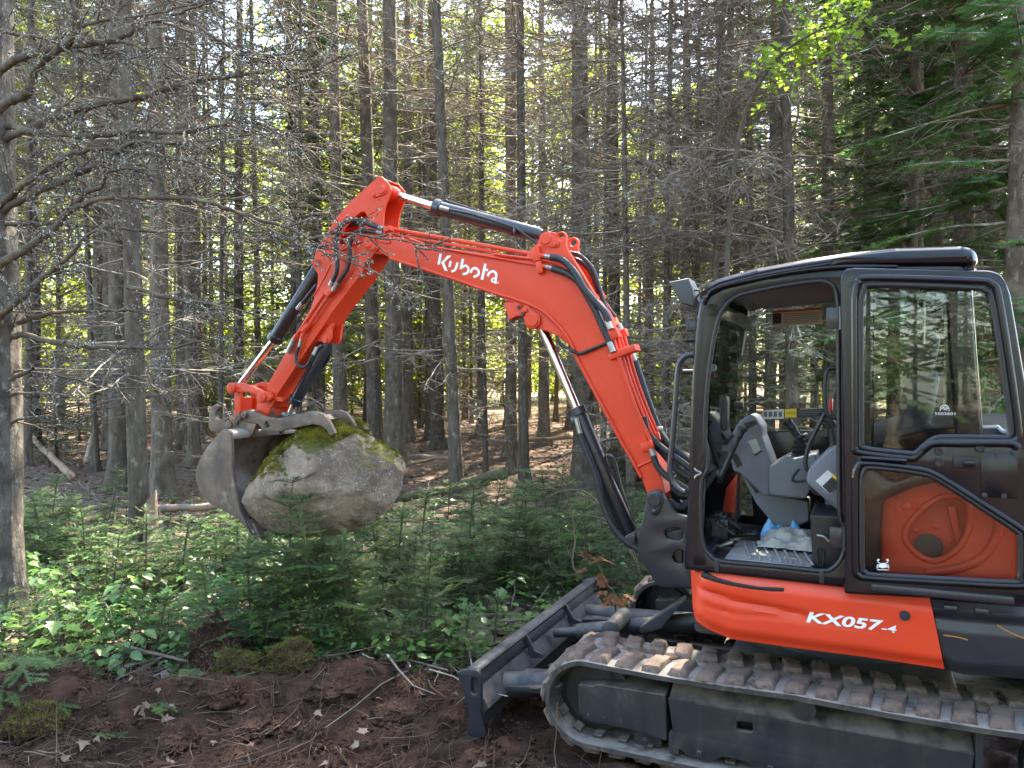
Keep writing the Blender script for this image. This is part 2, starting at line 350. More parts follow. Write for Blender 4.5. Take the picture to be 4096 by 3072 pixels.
def frame_side(ys):
    s = 1 if ys > 0 else -1
    def sec(x0, x1, name, bevel=.012):
        prof = [(.62, .20), (.86, .20), (.86, .362), (.925, .370), (.905, .386), (.76, .452), (.62, .452)]
        me = curve_mesh([[(y, z) for y, z in prof]], (x1 - x0) / 2, .006); 
        me.transform(Matrix(((0, 0, 1, (x0 + x1) / 2), (1, 0, 0, 0), (0, 1, 0, 0), (0, 0, 0, 1))))
        if s < 0: me.transform(Matrix.Scale(-1, 4, (0, 1, 0))); me.flip_normals()
        return ob(name, smooth(me, 30), FRAME, EX)
    sec(-.52, .712, 'track_frame')
    bot = [(.712, .22), (.712, .118), (.66, .113)]
    for x in (.568, .257, -.06, -.38): bot += [(x + .10, .150), (x + .05, .118), (x - .05, .115), (x - .10, .150)]
    bot += [(-.52, .15), (-.52, .22)]
    y = .928 * s
    pl = [(.715, .372)] + rnd_poly(bot, .02, 3)[0:] + [(-.52, .372)]
    hole = rnd_poly(list(UL('z6', .93, (390, 1082), (495, 1092), (495, 1158), (390, 1142))), .012, 3)
    plate('track_frame_side_plate', [rnd_poly(pl, .0), hole], min(y, y - s * .03) + s * .006, max(y, y - s * .03) + s * .006, FRAME, EX, .003)
    cov = UL('z5', .935, (945, 985), (1062, 1000), (1075, 985), (1590, 1065), (1598, 1408), (1400, 1340), (1340, 1330), (1000, 1250), (948, 1190))
    c = plate('idler_cover', rnd_poly(cov, .012, 3), *( (.60, .94) if s > 0 else (-.94, -.60)), FRAME, EX, .006)
    if s > 0:
        for p in ((1022, 1213), (1140, 1237), (1264, 1260)):
            h = U3(q('z5', p)[0], .938); lathe('bolt', h, h + Vector((0, 1, 0)), [(0, .008), (.006, .008), (.0061, 0)], DARK, c, 8)
    box('track_frame_end_plate', (-.535, .775 * s, .30), (.028, .33, .34), FRAME, EX)
frame_side(1); frame_side(-1)
# carbody, slew ring, dozer blade
box('carbody', (0, 0, .40), (1.0, 1.3, .2), DARK, EX, .03)
lathe('slew_ring', (0, 0, .48), (0, 0, 2), [(0, .46), (.10, .46), (.101, .42), (.16, .42), (.161, 0)], DARK, EX, 40)
bl = empty('dozer_blade', Matrix()); bl.parent = EX
def xsec(name, prof, y0, y1, mat, parent, bevel=.004): return plate(name, prof, y0, y1, mat, parent, bevel)
xsec('blade_sheet', [(1.775, .345), (1.79, .325), (1.742, .28), (1.735, .16), (1.76, .02), (1.742, .0), (1.715, .02), (1.70, .10), (1.645, .16), (1.66, .19), (1.712, .25), (1.715, .30), (1.735, .335), (1.755, .347)], -.96, .96, DARK, bl)
xsec('top_lip', spl([(1.80, .318), (1.775, .346), (1.73, .350), (1.712, .335), (1.72, .318), (1.745, .325), (1.78, .305)], 3, True) and [tuple(p) for p in spl([(1.80, .318), (1.775, .346), (1.73, .352), (1.708, .337), (1.72, .318), (1.745, .327), (1.785, .303)], 3, True)], -.955, .955, DARK, bl, .002)
endp = UL('z5', .98, (52, 918), (70, 893), (110, 880), (160, 879), (205, 892), (225, 935), (230, 1100), (228, 1180), (240, 1300), (255, 1375), (215, 1395), (130, 1385), (118, 1365), (140, 1290), (128, 1180), (95, 1040))
slot = UL('z5', .98, (155, 945), (180, 938), (203, 950), (205, 1050), (180, 1068), (155, 1052))
for y in (.968, -.968): plate('end_plate', [[tuple(p) for p in spl(endp, 3, True)], rnd_poly(slot, .02, 4)], y - .014, y + .014, BLACK, bl, .005)
for y in (.33, -.33): plate('rib', [(1.715, .30), (1.72, .345), (1.70, .33), (1.655, .25), (1.60, .235), (1.60, .215), (1.68, .20)], y - .008, y + .008, DARK, bl, .002)
for y in (.62, -.62):
    tube('push_arm', [(1.68, y + (.06 if y > 0 else -.06), .17), (1.45, y, .20), (1.0, y * .75, .27), (.5, y * .7, .33)], [.07] * 3 * 6 + [.07], DARK, bl, 16)
    plate('arm_gusset', [(1.68, .17), (1.65, .19), (1.20, .255), (1.20, .235), (1.6, .165)], y - .16, y + .12, DARK, bl, .003)
for k, (x, y, z, s) in enumerate([(1.5, .6, .262, .1), (1.44, .66, .268, .075), (1.57, .68, .25, .07), (1.36, .58, .278, .08), (1.5, .5, .26, .06), (1.6, .56, .245, .08), (1.40, -.55, .27, .09), (1.55, .35, .235, .07)]):
    bm = bmesh.new(); bmesh.ops.create_icosphere(bm, subdivisions=3, radius=1)
    for v in bm.verts: v.co *= 1 + .5 * mnoise.noise(v.co * 1.7 + Vector((k, 0, 0))) + .2 * mnoise.noise(v.co * 6); v.co = Vector((v.co.x * s * 1.1, v.co.y * s * .9, v.co.z * s * .36))
    me = bpy.data.meshes.new('clod'); bm.to_mesh(me); bm.free(); ob('mud_clod', me, MUD, bl, Matrix.Translation((x - .08, y, z - .055)))
rm_ = random.Random(9)
for k in range(22):
    s0 = rm_.uniform(.05, 2.3); p, T, nn = on_track(s0); p = p + Vector((0, rm_.uniform(.60, .96), 0)) + nn * .004; s = rm_.uniform(.018, .045)
    if p.z < .4 and k < 16: continue
    bm = bmesh.new(); bmesh.ops.create_icosphere(bm, subdivisions=2, radius=1)
    for v in bm.verts: v.co *= 1 + .6 * mnoise.noise(v.co * 1.9 + Vector((k, 3, 0))); v.co = Vector((v.co.x * s * 1.3, v.co.y * s * 1.2, v.co.z * s * .5))
    me = bpy.data.meshes.new('clod'); bm.to_mesh(me); bm.free(); ob('mud_clod', me, MUD, EX, Matrix.Translation(p))
cyl = rod('blade_cylinder', (1.50, 0, .28), (.55, 0, .50), .05, DARK, EX, 20)
rod('rod', (1.66, 0, .25), (1.48, 0, .285), .03, DARK, cyl)
cv = UP('z5', .12, (1400, 610), (1400, 570), (1700, 378), (1705, 400), (1560, 580), (1440, 615))
plate('cylinder_guard', [(a.x, a.z) for a in cv], -.02, .12, DARK, EX, .003)
lathe('blade_pivot', UP('z5', .25, (1180, 600))[0] + Vector((0, -.3, 0)), UP('z5', .25, (1180, 600))[0] + Vector((0, 1, 0)), [(0, .03), (.01, .055), (.29, .055), (.3, .03), (.3001, 0)], DARK, EX)

# --- lower house: orange skirt panel and the dark tail panel
def shell(name, top, bot, mat, inset, bulge, groove=None, nv=22, yb=.915, parent=None):
    """panel between a top and bottom edge given in photo pixels; inset(u) draws it in in plan, bulge(v) in section"""
    top = [Vector(p) for p in top]; bot = [Vector(p) for p in bot]
    def samp(P, n):
        d = [0]
        for a, b in zip(P, P[1:]): d.append(d[-1] + (b - a).length)
        out = []
        for k in range(n + 1):
            s = d[-1] * k / n; i = min(len(P) - 2, max(j for j in range(len(P) - 1) if d[j] <= s + 1e-6)); t = (s - d[i]) / (d[i + 1] - d[i]); out.append(P[i].lerp(P[i + 1], t))
        return out
    nu = 48; A = samp(top, nu); B = samp(bot, nu); V = []; Fs = []
    for i in range(nu + 1):
        for j in range(nv + 1):
            v = j / nv; u = i / nu; p = A[i].lerp(B[i], v); y = yb - inset(u) - bulge(v) - (groove(u, v) if groove else 0)
            r = U3(tuple(p), yb); V.append(Vector((r.x, y, r.z)))
    for i in range(nu):
        for j in range(nv): a = i * (nv + 1) + j; Fs.append((a, a + 1, a + nv + 2, a + nv + 1))
    # returns inward so the panel has depth
    n0 = len(V)
    for i in range(nu + 1):
        for j in (0, nv): p = V[i * (nv + 1) + j]; V.append(Vector((p.x, p.y - .25, p.z + (0 if j else .004))))
    for i in range(nu): Fs.append((i * (nv + 1), (i + 1) * (nv + 1), n0 + 2 * (i + 1), n0 + 2 * i)); Fs.append((i * (nv + 1) + nv, n0 + 2 * i + 1, n0 + 2 * (i + 1) + 1, (i + 1) * (nv + 1) + nv))
    for i in (0, nu):
        for j in range(nv):
            pass
    me = bpy.data.meshes.new(name); me.from_pydata(V, [], Fs)
    bm = bmesh.new(); bm.from_mesh(me); bmesh.ops.recalc_face_normals(bm, faces=bm.faces); bm.to_mesh(me); bm.free()
    return ob(name, smooth(me, 40), mat, parent or EX)
ss = lambda a, b, x: (lambda t: t * t * (3 - 2 * t))(min(1, max(0, (x - a) / (b - a))))
def sk_groove(u, v):
    c1 = .30 + .10 * u + .09 * ss(.0, .12, u) - .06; g = 0
    c = .36 + .22 * max(0, u - .07)                        # crease running back from the nose
    w = .05; fade = ss(.06, .1, u) * (1 - ss(.40, .62, u))
    g += .016 * fade * math.exp(-((v - c) / w) ** 2)
    c2 = .57 + .05 * math.cos(u * 6); g += .010 * ss(.08, .12, u) * (1 - ss(.5, .9, u)) * math.exp(-((v - c2 - .0) / .03) ** 2) * .6
    return g
skirt = shell('side_skirt', q('z6', (58, 118), (300, 150), (690, 205), (1068, 250), (1618, 318)), q('z6', (66, 330), (85, 400), (120, 460), (200, 515), (350, 577), (760, 635), (1200, 692), (1712, 770)), ORANGE,
              lambda u: .16 * (1 - ss(-.02, .13, u)) ** 2, lambda v: .035 * (1 - ss(0, .16, v)) + .03 * ss(.8, 1, v), sk_groove)
tail = shell('tail_skirt', q('z6', (1626, 330), (1900, 355), (2212, 380), (2700, 430), (3200, 490)), q('z6', (1718, 772), (1760, 800), (1850, 820), (2212, 845), (2700, 890), (3200, 930)), BLACK,
             lambda u: .5 * ss(.45, 1.05, u) + .012, lambda v: .03 * (1 - ss(0, .1, v)) + .04 * ss(.8, 1, v), lambda u, v: .012 * ss(.16, .2, v) * (1 - ss(.22, .4, v)))
box('deck', (-.25, 0, .80), (1.75, 1.62, .3), DARK, EX, .03)
box('counterweight', (-1.15, 0, .88), (.7, 1.6, .42), BLACK, EX, .12, seg=4)
for a in ((1745, 372), (1945, 392)):
    p = UP('z6', .915, a)[0]; box('hook_step', p + Vector((0, -.005, 0)), (.05, .02, .028), BLACK, tail, .008)
for pts in (((2040, 475), (2110, 515), (2212, 560)), ((1700, 540), (1790, 552), (1855, 570))):
    me = bpy.data.meshes.new('scratch'); pl = [U3(p, .906) for p in q('z6', *stroke(pts, 8))]; me.from_pydata(pl, [], [tuple(range(len(pl)))]); ob('scratch', me, M('rust scratch', (.42, .17, .03), rough=.8), tail)
# step tread and bolt on the skirt
tr = UP('z6', .93, (160, 160), (185, 152), (260, 185), (370, 212), (520, 238), (688, 250), (688, 272), (600, 270), (480, 258), (330, 232), (240, 208), (160, 178))
plate('step_tread', [(p.x, p.z) for p in tr], .87, .915, PLASTIC, EX, .004)
p = UP('z6', .918, (1457, 417))[0]; lathe('bolt', p - Vector((0, .01, 0)), p + Vector((0, 1, 0)), [(0, .021), (.012, .021), (.0121, .010), (.022, .009), (.0221, 0)], DARK, skirt, 16)
fS = lambda p: U3(p, .9168)
text_on('model_lettering', 'KX057', q('z6', (832, 455))[0], q('z6', (1300, 510))[0], q('z6', (855, 392))[0], WHITE, skirt, fS, bold=.03, shear=0)
text_on('model_lettering', '-4', q('z6', (1306, 513))[0], q('z6', (1400, 527))[0], q('z6', (1316, 468))[0], WHITE, skirt, fS, bold=.012)

# --- swing bracket and boom
BY = .12
sb = [tuple(p) for p in rnd_poly(UL('z2', BY + .03, (712, 1240), (722, 1212), (747, 1198), (772, 1206), (790, 1240), (830, 1300), (900, 1318), (900, 1612), (770, 1608), (745, 1590), (722, 1545), (676, 1482), (668, 1385), (690, 1340)), .02, 3)]
h1 = rnd_poly(UL('z2', BY + .03, (785, 1372), (815, 1360), (860, 1362), (860, 1410), (830, 1412), (790, 1400)), .03, 4); h2 = rnd_poly(UL('z2', BY + .03, (820, 1470), (840, 1452), (863, 1452), (863, 1510), (840, 1508), (822, 1495)), .03, 4)
swb = plate('swing_bracket', [sb, h1, h2], .10, .15, BLACK, EX, .008)
plate('swing_bracket_far_plate', [sb], -.16, -.10, BLACK, EX, .008)
cx = UL('z2', BY, (700, 1400), (860, 1360), (860, 1600), (780, 1600), (740, 1560), (690, 1470)); plate('swing_post', rnd_poly(cx, .02), -.11, .11, BLACK, EX, .01)
pins('pin', 'z2', .15, (747, 1240), .042, .012, BLACK, swb, tail=(747, 1290))
pins('pin', 'z2', .15, (652, 1408), .022, .008, BLACK, swb)
lug = UL('z2', .1, (612, 1400), (650, 1378), (672, 1395), (668, 1440), (640, 1450), (612, 1430)); plate('cylinder_lug', rnd_poly(lug, .02), -.09, .10, BLACK, swb, .005)

boomO = q('A1', (722, 868), (745, 838), (780, 826), (850, 815), (950, 795), (1120, 832)) + q('A4', (330, 447), (600, 488), (900, 530), (1290, 566), (1420, 588), (1560, 640), (1680, 730), (1775, 850), (1870, 965), (1960, 1110), (2020, 1240)) + \
        q('z2', (600, 632), (640, 760), (680, 880), (712, 985), (740, 1070), (772, 1150), (790, 1215), (772, 1275), (740, 1285), (718, 1262), (712, 1215), (690, 1150), (650, 1075), (600, 990), (520, 840), (440, 690), (410, 628)) + \
        q('A4', (1700, 1520), (1640, 1400), (1560, 1260), (1450, 1140), (1330, 1040), (1150, 960), (860, 870), (400, 712), (0, 582)) + q('A1', (990, 1055), (870, 985), (800, 970), (745, 935), (722, 900))
boomL = [U(p, BY) for p in boomO]
boom = plate('boom', [boomL], -BY, BY, ORANGE, EX, .006)
def bead(pts, Y, r, parent, n=4): return tube('flange_edge', [Vector((U(p, Y)[0], Y, U(p, Y)[1])) for p in pts], r, ORANGE, parent, 8, True, n)
under = q('z2', (690, 1150), (650, 1075), (600, 990), (520, 840), (440, 690), (410, 628)) + q('A4', (1640, 1400), (1560, 1260), (1450, 1140), (1330, 1040), (1150, 960), (860, 870), (400, 712), (0, 582)) + q('A1', (990, 1055))
bead(under, BY + .004, .011, boom)
bead(q('A4', (90, 368), (330, 450), (600, 490), (900, 530), (1290, 568), (1420, 590), (1560, 642), (1680, 732), (1775, 852)), BY + .002, .008, boom)
bead(q('z2', (672, 1108), (735, 1078)), BY + .002, .008, boom)
# top lug for the arm cylinder
tl = UL('A4', BY, (1200, 560), (1215, 490), (1290, 430), (1340, 345), (1375, 305), (1440, 296), (1480, 322), (1510, 300), (1550, 297), (1582, 330), (1570, 420), (1600, 490), (1720, 680), (1850, 900), (1780, 900), (1560, 690), (1400, 600))
hl = circ(UL('A4', BY, (1525, 352))[0], .024, 18)
for y0, y1 in ((.082, .118), (-.118, -.082)): plate('arm_cylinder_lug', [rnd_poly(tl, .015, 3), hl], y0 + (.006 if y0 > 0 else -.006), y1 + (.006 if y0 > 0 else -.006), ORANGE, boom, .004)
pins('pin', 'A4', .125, (1390, 372), .036, .012, ORANGE, boom, tail=(1478, 418))
# lower lug for the boom cylinder + hose guard
ll = UL('A4', BY, (900, 885), (1150, 955), (1330, 1040), (1470, 1160), (1580, 1290), (1640, 1400), (1600, 1375), (1490, 1292), (1400, 1248), (1330, 1228), (1270, 1222), (1220, 1190), (1170, 1090), (1120, 1000), (1010, 955))
plate('boom_cylinder_lug', [rnd_poly(ll, .01, 3)], .06, .116, ORANGE, boom, .004); plate('boom_cylinder_lug', [rnd_poly(ll, .01, 3)], -.116, -.06, ORANGE, boom, .004)
gp = UL('A4', .13, (985, 985), (1010, 965), (1140, 990), (1182, 1062), (1160, 1100), (1100, 1105), (1035, 1142)); plate('hose_guard', rnd_poly(gp, .006), .05, .135, ORANGE, boom, .004)
for c in ((1130, 1018), (1170, 1082)):
    p = UP('A4', .135, c)[0]; lathe('bolt', p, p + Vector((0, 1, 0)), [(0, .012), (.012, .012), (.0121, 0)], PLASTIC, boom, 6)
pins('pin', 'A4', .125, (1258, 1140), .044, .014, ORANGE, boom, tail=(1200, 1045))
pins('pin', 'A1', .125, (770, 885), .038, .012, ORANGE, boom, tail=(835, 945))
bk = UL('A1', .126, (870, 840), (1020, 800), (1000, 890), (975, 900), (870, 880)); plate('pipe_bracket', rnd_poly(bk, .01), .115, .13, ORANGE, boom, .003)
# lettering on the boom, traced stroke by stroke
fB = lambda p: U3(p, BY + .0012)
KB = [[(375, 507), (398, 510), (378, 613), (354, 610)], [(452, 524), (488, 528), (418, 592), (453, 674), (424, 670), (390, 594)],
      [(470, 575), (491, 579), (478, 638), (457, 634)], stroke([(545, 592), (532, 640), (515, 668), (486, 677)], 22),
      stroke([(596, 557), (580, 645), (565, 640)], 22)[:0] or [(585, 556), (608, 560), (594, 634), (585, 655), (564, 655)],
      stroke([(586, 640), (622, 622), (648, 650), (638, 690), (594, 704)], 21), stroke([(668, 690), (684, 658), (716, 646), (745, 672), (740, 710), (697, 730)], 22),
      [(799, 602), (821, 606), (812, 650), (836, 653), (832, 676), (808, 672), (789, 758), (764, 752)], stroke([(830, 722), (850, 688), (884, 676), (912, 702), (908, 745), (904, 792)], 22),
      stroke([(905, 778), (872, 772), (872, 752), (896, 738)], 15)]
lt = bpy.data.meshes.new('lettering'); vv, ff = [], []
for poly in KB:
    b0 = len(vv); vv += [fB(p) for p in q('A4', *poly)]; ff.append(tuple(range(b0, b0 + len(poly))))
ring = [fB(p) for p in q('A4', *circ((930, 781), 10, 14))]; rin = [fB(p) for p in q('A4', *circ((930, 781), 7.5, 14))]; b0 = len(vv); vv += ring + rin
ff += [(b0 + i, b0 + (i + 1) % 14, b0 + 14 + (i + 1) % 14, b0 + 14 + i) for i in range(14)]
lt.from_pydata(vv, [], ff); bm = bmesh.new(); bm.from_mesh(lt); bmesh.ops.triangulate(bm, faces=bm.faces); bm.to_mesh(lt); bm.free()
ob('lettering', lt, WHITE, boom); text_on('lettering', 'R', q('A4', (926, 786))[0], q('A4', (934, 787))[0], q('A4', (927, 776))[0], WHITE, boom, fB)

# --- hydraulic cylinders
def cylinder(name, a, m, b, rb, rr, Y=0, cap=True, mat=BLACK):
    """a: rod eye, m: where the barrel begins, b: barrel foot"""
    a, m, b = Vector(a), Vector(m), Vector(b); d = (b - m).normalized(); L = (b - m).length
    c = lathe(name, m, b, [(0, rb * 1.02), (.004, rb * 1.2), (.05, rb * 1.2), (.055, rb), (L - .03, rb), (L - .02, rb * .9), (L, rb * .8), (L + .0001, 0)], mat, EX, 28)
    rod('rod', a, m + d * .01, rr, CHROME, c, 24)
    lathe('rod_eye', a - Vector((0, .05, 0)), a + Vector((0, 1, 0)), [(0, rr * .9), (.003, rr * 1.7), (.097, rr * 1.7), (.1, rr * .9), (.1001, 0)], mat if name != 'arm_cylinder' else ORANGE, c, 20)
    return c
P3 = lambda t, Y, p: U3(q(t, p)[0], Y)
ac = cylinder('arm_cylinder', P3('A1', 0, (985, 330)), P3('A4', 0, (330, 66)), P3('A4', 0, (1345, 338)), .047, .027)
lathe('rod_end', P3('A1', 0, (985, 330)), P3('A1', 0, (1085, 362)), [(0, .05), (.05, .05), (.095, .032), (.0951, 0)], ORANGE, ac, 20)
tube('cylinder_hose', UP('A4', .05, (465, 92), (620, 120), (800, 170), (960, 220), (1100, 270), (1200, 340), (1300, 410)), .009, HOSE, ac, 8)
rod('hose_fitting', P3('A4', .05, (380, 70)), P3('A4', .05, (468, 94)), .013, FITTING, ac, 8)
box('hose_clamp', P3('A4', .03, (1105, 290)), (.02, .07, .05), BLACK, ac, .004)
tube('far_cylinder_hose', UP('A4', -.03, (330, 20), (430, 5), (470, 20), (700, 90), (1000, 180), (1300, 270)), .008, HOSE, ac, 8)
bcy = cylinder('boom_cylinder', P3('z2', 0, (262, 490)), P3('z2', 0, (418, 862)), P3('z2', 0, (640, 1390)), .054, .031)
tube('hydraulic_hose', UP('z2', .09, (430, 970), (445, 1000), (490, 1110), (510, 1170), (530, 1260), (570, 1350), (620, 1410), (680, 1450)), .02, HOSE, bcy, 10)
rod('hose_fitting', P3('z2', .085, (418, 905)), P3('z2', .085, (436, 968)), .015, FITTING, bcy, 10); box('port_block', P3('z2', .06, (416, 915)), (.05, .05, .06), BLACK, bcy, .012)
tube('hydraulic_hose', UP('z2', -.02, (550, 1060), (575, 1080), (600, 1180), (625, 1260), (650, 1330)), .014, HOSE, bcy, 8)
lathe('hose_band', P3('z2', 0, (497, 1050)), P3('z2', 0, (506, 1071)), [(0, .056), (.018, .056)], HOSE, bcy, 24)
# --- arm
AY = .10
armL = [U(p, AY) for p in q('A1', (878, 156), (895, 152), (918, 166), (985, 240), (1008, 300), (985, 380), (945, 480), (925, 570), (920, 700), (930, 820), (960, 960), (900, 1020), (820, 1005)) +
        q('A2', (1465, 0), (1180, 372), (960, 692), (640, 1165), (345, 1610)) + q('A3', (800, 372), (760, 440), (735, 500), (690, 520), (640, 500), (625, 440), (640, 390), (745, 220)) +
        q('A2', (225, 1470), (470, 1035), (800, 450), (845, 330), (868, 225), (898, 90), (905, 0)) + q('A1', (200, 1290), (195, 1230), (165, 1178), (138, 1135), (140, 1085), (165, 1020), (220, 905), (330, 725), (410, 598), (560, 428), (800, 213))]
headhole = [U(p, AY) for p in q('A1', (600, 608), (680, 542), (722, 548), (742, 600), (720, 690), (640, 800), (510, 900), (450, 912), (425, 885), (440, 820), (520, 700))]
arm = plate('arm', [armL, rnd_poly(headhole, .02, 3)], AY - .016, AY, ORANGE, EX, .003)
plate('far_side_plate', [armL, rnd_poly(headhole, .02, 3)], -AY, -AY + .016, ORANGE, arm, .003)
core = [U(p, AY) for p in q('A1', (720, 880), (930, 860), (950, 965), (900, 1012), (822, 1000)) + q('A2', (1462, 4), (1180, 368), (960, 688), (640, 1160), (348, 1605)) + q('A3', (798, 370), (760, 430), (650, 440), (660, 392), (755, 220)) + q('A2', (240, 1470), (490, 1035), (815, 450), (880, 250), (1000, 60)) + q('A1', (420, 990), (500, 950))]
plate('box_section', [core], -AY + .017, AY - .017, ORANGE, arm, .002)
ftp = [U(p, AY) for p in q('A1', (900, 165), (925, 180), (880, 205), (800, 240), (570, 450), (430, 615), (345, 740), (240, 920), (200, 1000), (178, 990), (222, 905), (332, 728), (412, 600), (562, 430), (800, 215))]
plate('front_web', [ftp], -AY + .017, AY - .017, ORANGE, arm, .002)
bead(q('A1', (440, 985), (520, 945), (620, 900), (720, 862)), AY + .001, .008, arm); bead(q('A1', (150, 1480), (250, 1310), (340, 1130)), AY + .001, .006, arm)
pins('pin', 'A1', AY, (918, 305), .030, .016, ORANGE, arm, tail=(830, 365)); pins('pin', 'A1', AY, (183, 1110), .026, .014, ORANGE, arm)
for c in ((878, 413), (756, 505), (845, 517)):
    p = P3('A1', AY + .0006, c); lathe('hole', p - Vector((0, .01, 0)), p + Vector((0, 1, 0)), [(0, .005), (.011, .005), (.0111, 0)], PLASTIC, arm, 8)  # solid black discs stand in for the dark inside drilled holes
p = P3('A1', AY, (842, 573)); lathe('boss', p, p + Vector((0, 1, 0)), [(0, .012), (.006, .012), (.0061, 0)], ORANGE, arm, 12)
lgp = [U(p, .07) for p in q('A2', (1068, 640), (1100, 640), (1075, 720), (1062, 850), (1030, 905), (985, 912), (950, 880), (900, 880), (880, 860), (1000, 700))]
for y in (.055, -.055): plate('thumb_cylinder_lug', rnd_poly(lgp, .008, 3), y - .012, y + .012, ORANGE, arm, .003)
p = P3('A2', .068, (997, 868)); lathe('pin', p, p + Vector((0, 1, 0)), [(0, .02), (.008, .02), (.0081, 0)], ORANGE, arm, 16)
stp = q('A3', (815, 325), (935, 322), (940, 345), (810, 350)); sp3 = [U3(stp[0], .10), U3(stp[1], -.10)]
plate('stop_bar', [(sp3[0].x - .0, sp3[0].z), (sp3[0].x - .05, sp3[0].z - .01), (sp3[0].x - .05, sp3[0].z - .035), (sp3[0].x + .01, sp3[0].z - .03)], -.105, .105, ORANGE, arm, .003)
# pipes and hoses on the arm
def blk(name, t, Y, c, s, ang, mat, parent, bev=.004): return box(name, P3(t, Y, c), s, mat, parent, bev, Matrix.Rotation(R_(ang), 3, 'Y'))
blk('pipe_clamp', 'A2', .125, (1075, 220), (.085, .05, .045), 38, ORANGE, arm); blk('pipe_clamp', 'A2', .125, (740, 705), (.085, .04, .03), 38, ORANGE, arm)
rod('pipe', P3('A2', .13, (985, 250)), P3('A2', .13, (615, 810)), .014, ORANGE, arm, 12); rod('pipe', P3('A2', .13, (1035, 290)), P3('A2', .13, (700, 790)), .010, ORANGE, arm, 12)
rod('pipe_fitting', P3('A2', .13, (625, 795)), P3('A2', .13, (585, 860)), .019, ORANGE, arm, 6); rod('coupling', P3('A2', .13, (590, 850)), P3('A2', .13, (505, 1030)), .021, FITTING, arm, 16)
rod('pipe_fitting', P3('A2', .13, (705, 775)), P3('A2', .13, (680, 850)), .013, ORANGE, arm, 6); rod('coupling', P3('A2', .13, (682, 845)), P3('A2', .13, (652, 955)), .012, FITTING, arm, 12)
tube('hydraulic_hose', UP('A2', .125, (652, 950), (612, 1060), (620, 1160), (680, 1218), (750, 1205), (800, 1130), (835, 1060)), .012, HOSE, arm, 10)
rod('hose_fitting', P3('A2', .11, (835, 1065)), P3('A2', .09, (885, 960)), .014, FITTING, arm, 10); rod('hose_fitting', P3('A2', .09, (880, 975)), P3('A2', .06, (950, 935)), .015, BLACK, arm, 10)
tube('hydraulic_hose', UP('A1', .15, (870, 715), (770, 685), (640, 640), (540, 640), (450, 710), (405, 820), (400, 950), (410, 1120), (400, 1220), (360, 1315)), .0165, HOSE, arm, 12)
tube('hydraulic_hose', UP('A1', .14, (860, 775), (740, 755), (640, 760), (580, 830), (550, 930), (545, 1080), (510, 1200), (440, 1300), (395, 1370)), .0150, HOSE, arm, 12)
tube('hydraulic_hose', UP('A1', .06, (720, 690), (640, 680), (540, 700), (450, 780), (430, 860)), .015, HOSE, arm, 10)
for a, b in (((870, 718), (925, 728)), ((365, 1300), (335, 1365)), ((850, 772), (915, 785)), ((420, 1330), (365, 1420))): rod('hose_fitting', P3('A1', .148, a), P3('A1', .145, b), .017, FITTING, arm, 8)
# bucket cylinder, thumb cylinder, linkage
bkc = cylinder('bucket_cylinder', P3('A3', 0, (440, 262)), P3('A2', 0, (315, 870)), P3('A1', 0, (235, 1130)), .05, .028)
tube('hydraulic_hose', UP('A2', .06, (690, 380), (760, 290), (830, 200), (890, 130)), .015, HOSE, bkc, 8); rod('hose_fitting', P3('A2', .06, (630, 455)), P3('A2', .06, (695, 372)), .018, FITTING, bkc, 8)
rod('steel_pipe', P3('A2', .0, (520, 790)), P3('A2', .0, (820, 330)), .008, BLACK, bkc, 8)
thc = cylinder('thumb_cylinder', P3('A3', 0, (930, 520)), P3('A3', 0, (985, 385)), P3('A2', 0, (1040, 900)), .046, .024)
tube('hydraulic_hose', UP('A2', -.05, (1080, 960), (1060, 1060), (1000, 1180), (930, 1240)), .012, HOSE, thc, 8)
rod('steel_pipe', P3('A2', .05, (925, 950)), P3('A2', .05, (590, 1620)), .008, BLACK, thc, 8)
lk1 = UL('A3', .14, (375, 240), (385, 205), (440, 190), (500, 195), (600, 230), (700, 275), (760, 285), (778, 330), (750, 370), (690, 370), (655, 325), (560, 282), (470, 285), (400, 280)); 
for y in (.128, -.128): plate('bucket_link', rnd_poly(lk1, .012, 3), y - .018, y + .018, ORANGE, EX, .006)
for c in ((405, 243), (690, 332)):
    p = P3('A3', .14, c); rod('link_pin', p + Vector((0, -.30, 0)), p, .024, ORANGE, EX); lathe('pin_head', p, p + Vector((0, 1, 0)), [(0, .042), (.02, .042), (.024, .036), (.0241, .026), (.012, .024), (.012, .014), (.026, .012), (.0261, 0)], ORANGE, EX, 20)
lk2 = UL('A3', .10, (420, 285), (440, 235), (475, 285), (482, 330), (478, 470), (415, 560), (420, 480))
for y in (.085, -.085): plate('push_link', lk2, y - .016, y + .016, ORANGE, EX, .004)
plate('push_link_web', UL('A3', .08, (440, 335), (470, 335), (465, 470), (430, 500)), -.07, .07, ORANGE, EX, .003)
# quick coupler
qc = UL('A3', .14, (190, 600), (190, 520), (200, 430), (250, 395), (288, 412), (292, 432), (262, 455), (245, 500), (262, 540), (318, 540), (345, 575), (430, 535), (520, 455), (600, 445), (640, 480), (640, 600), (560, 660), (440, 650), (260, 655), (205, 645))
for y in (.135, -.135): plate('quick_coupler', [rnd_poly(qc, .008, 3)], y - .018, y + .018, RUST, EX, .004)
plate('quick_coupler_body', UL('A3', .1, (330, 590), (560, 540), (620, 600), (560, 655), (340, 650)), -.12, .12, RUST, EX, .004)
for c, r in (((373, 592), .032), ((440, 560), .026)):
    p = P3('A3', .152, c); lathe('coupler_pin', p, p + Vector((0, 1, 0)), [(0, r), (.014, r), (.016, r * .8), (.0161, 0)], RUST, EX, 20)
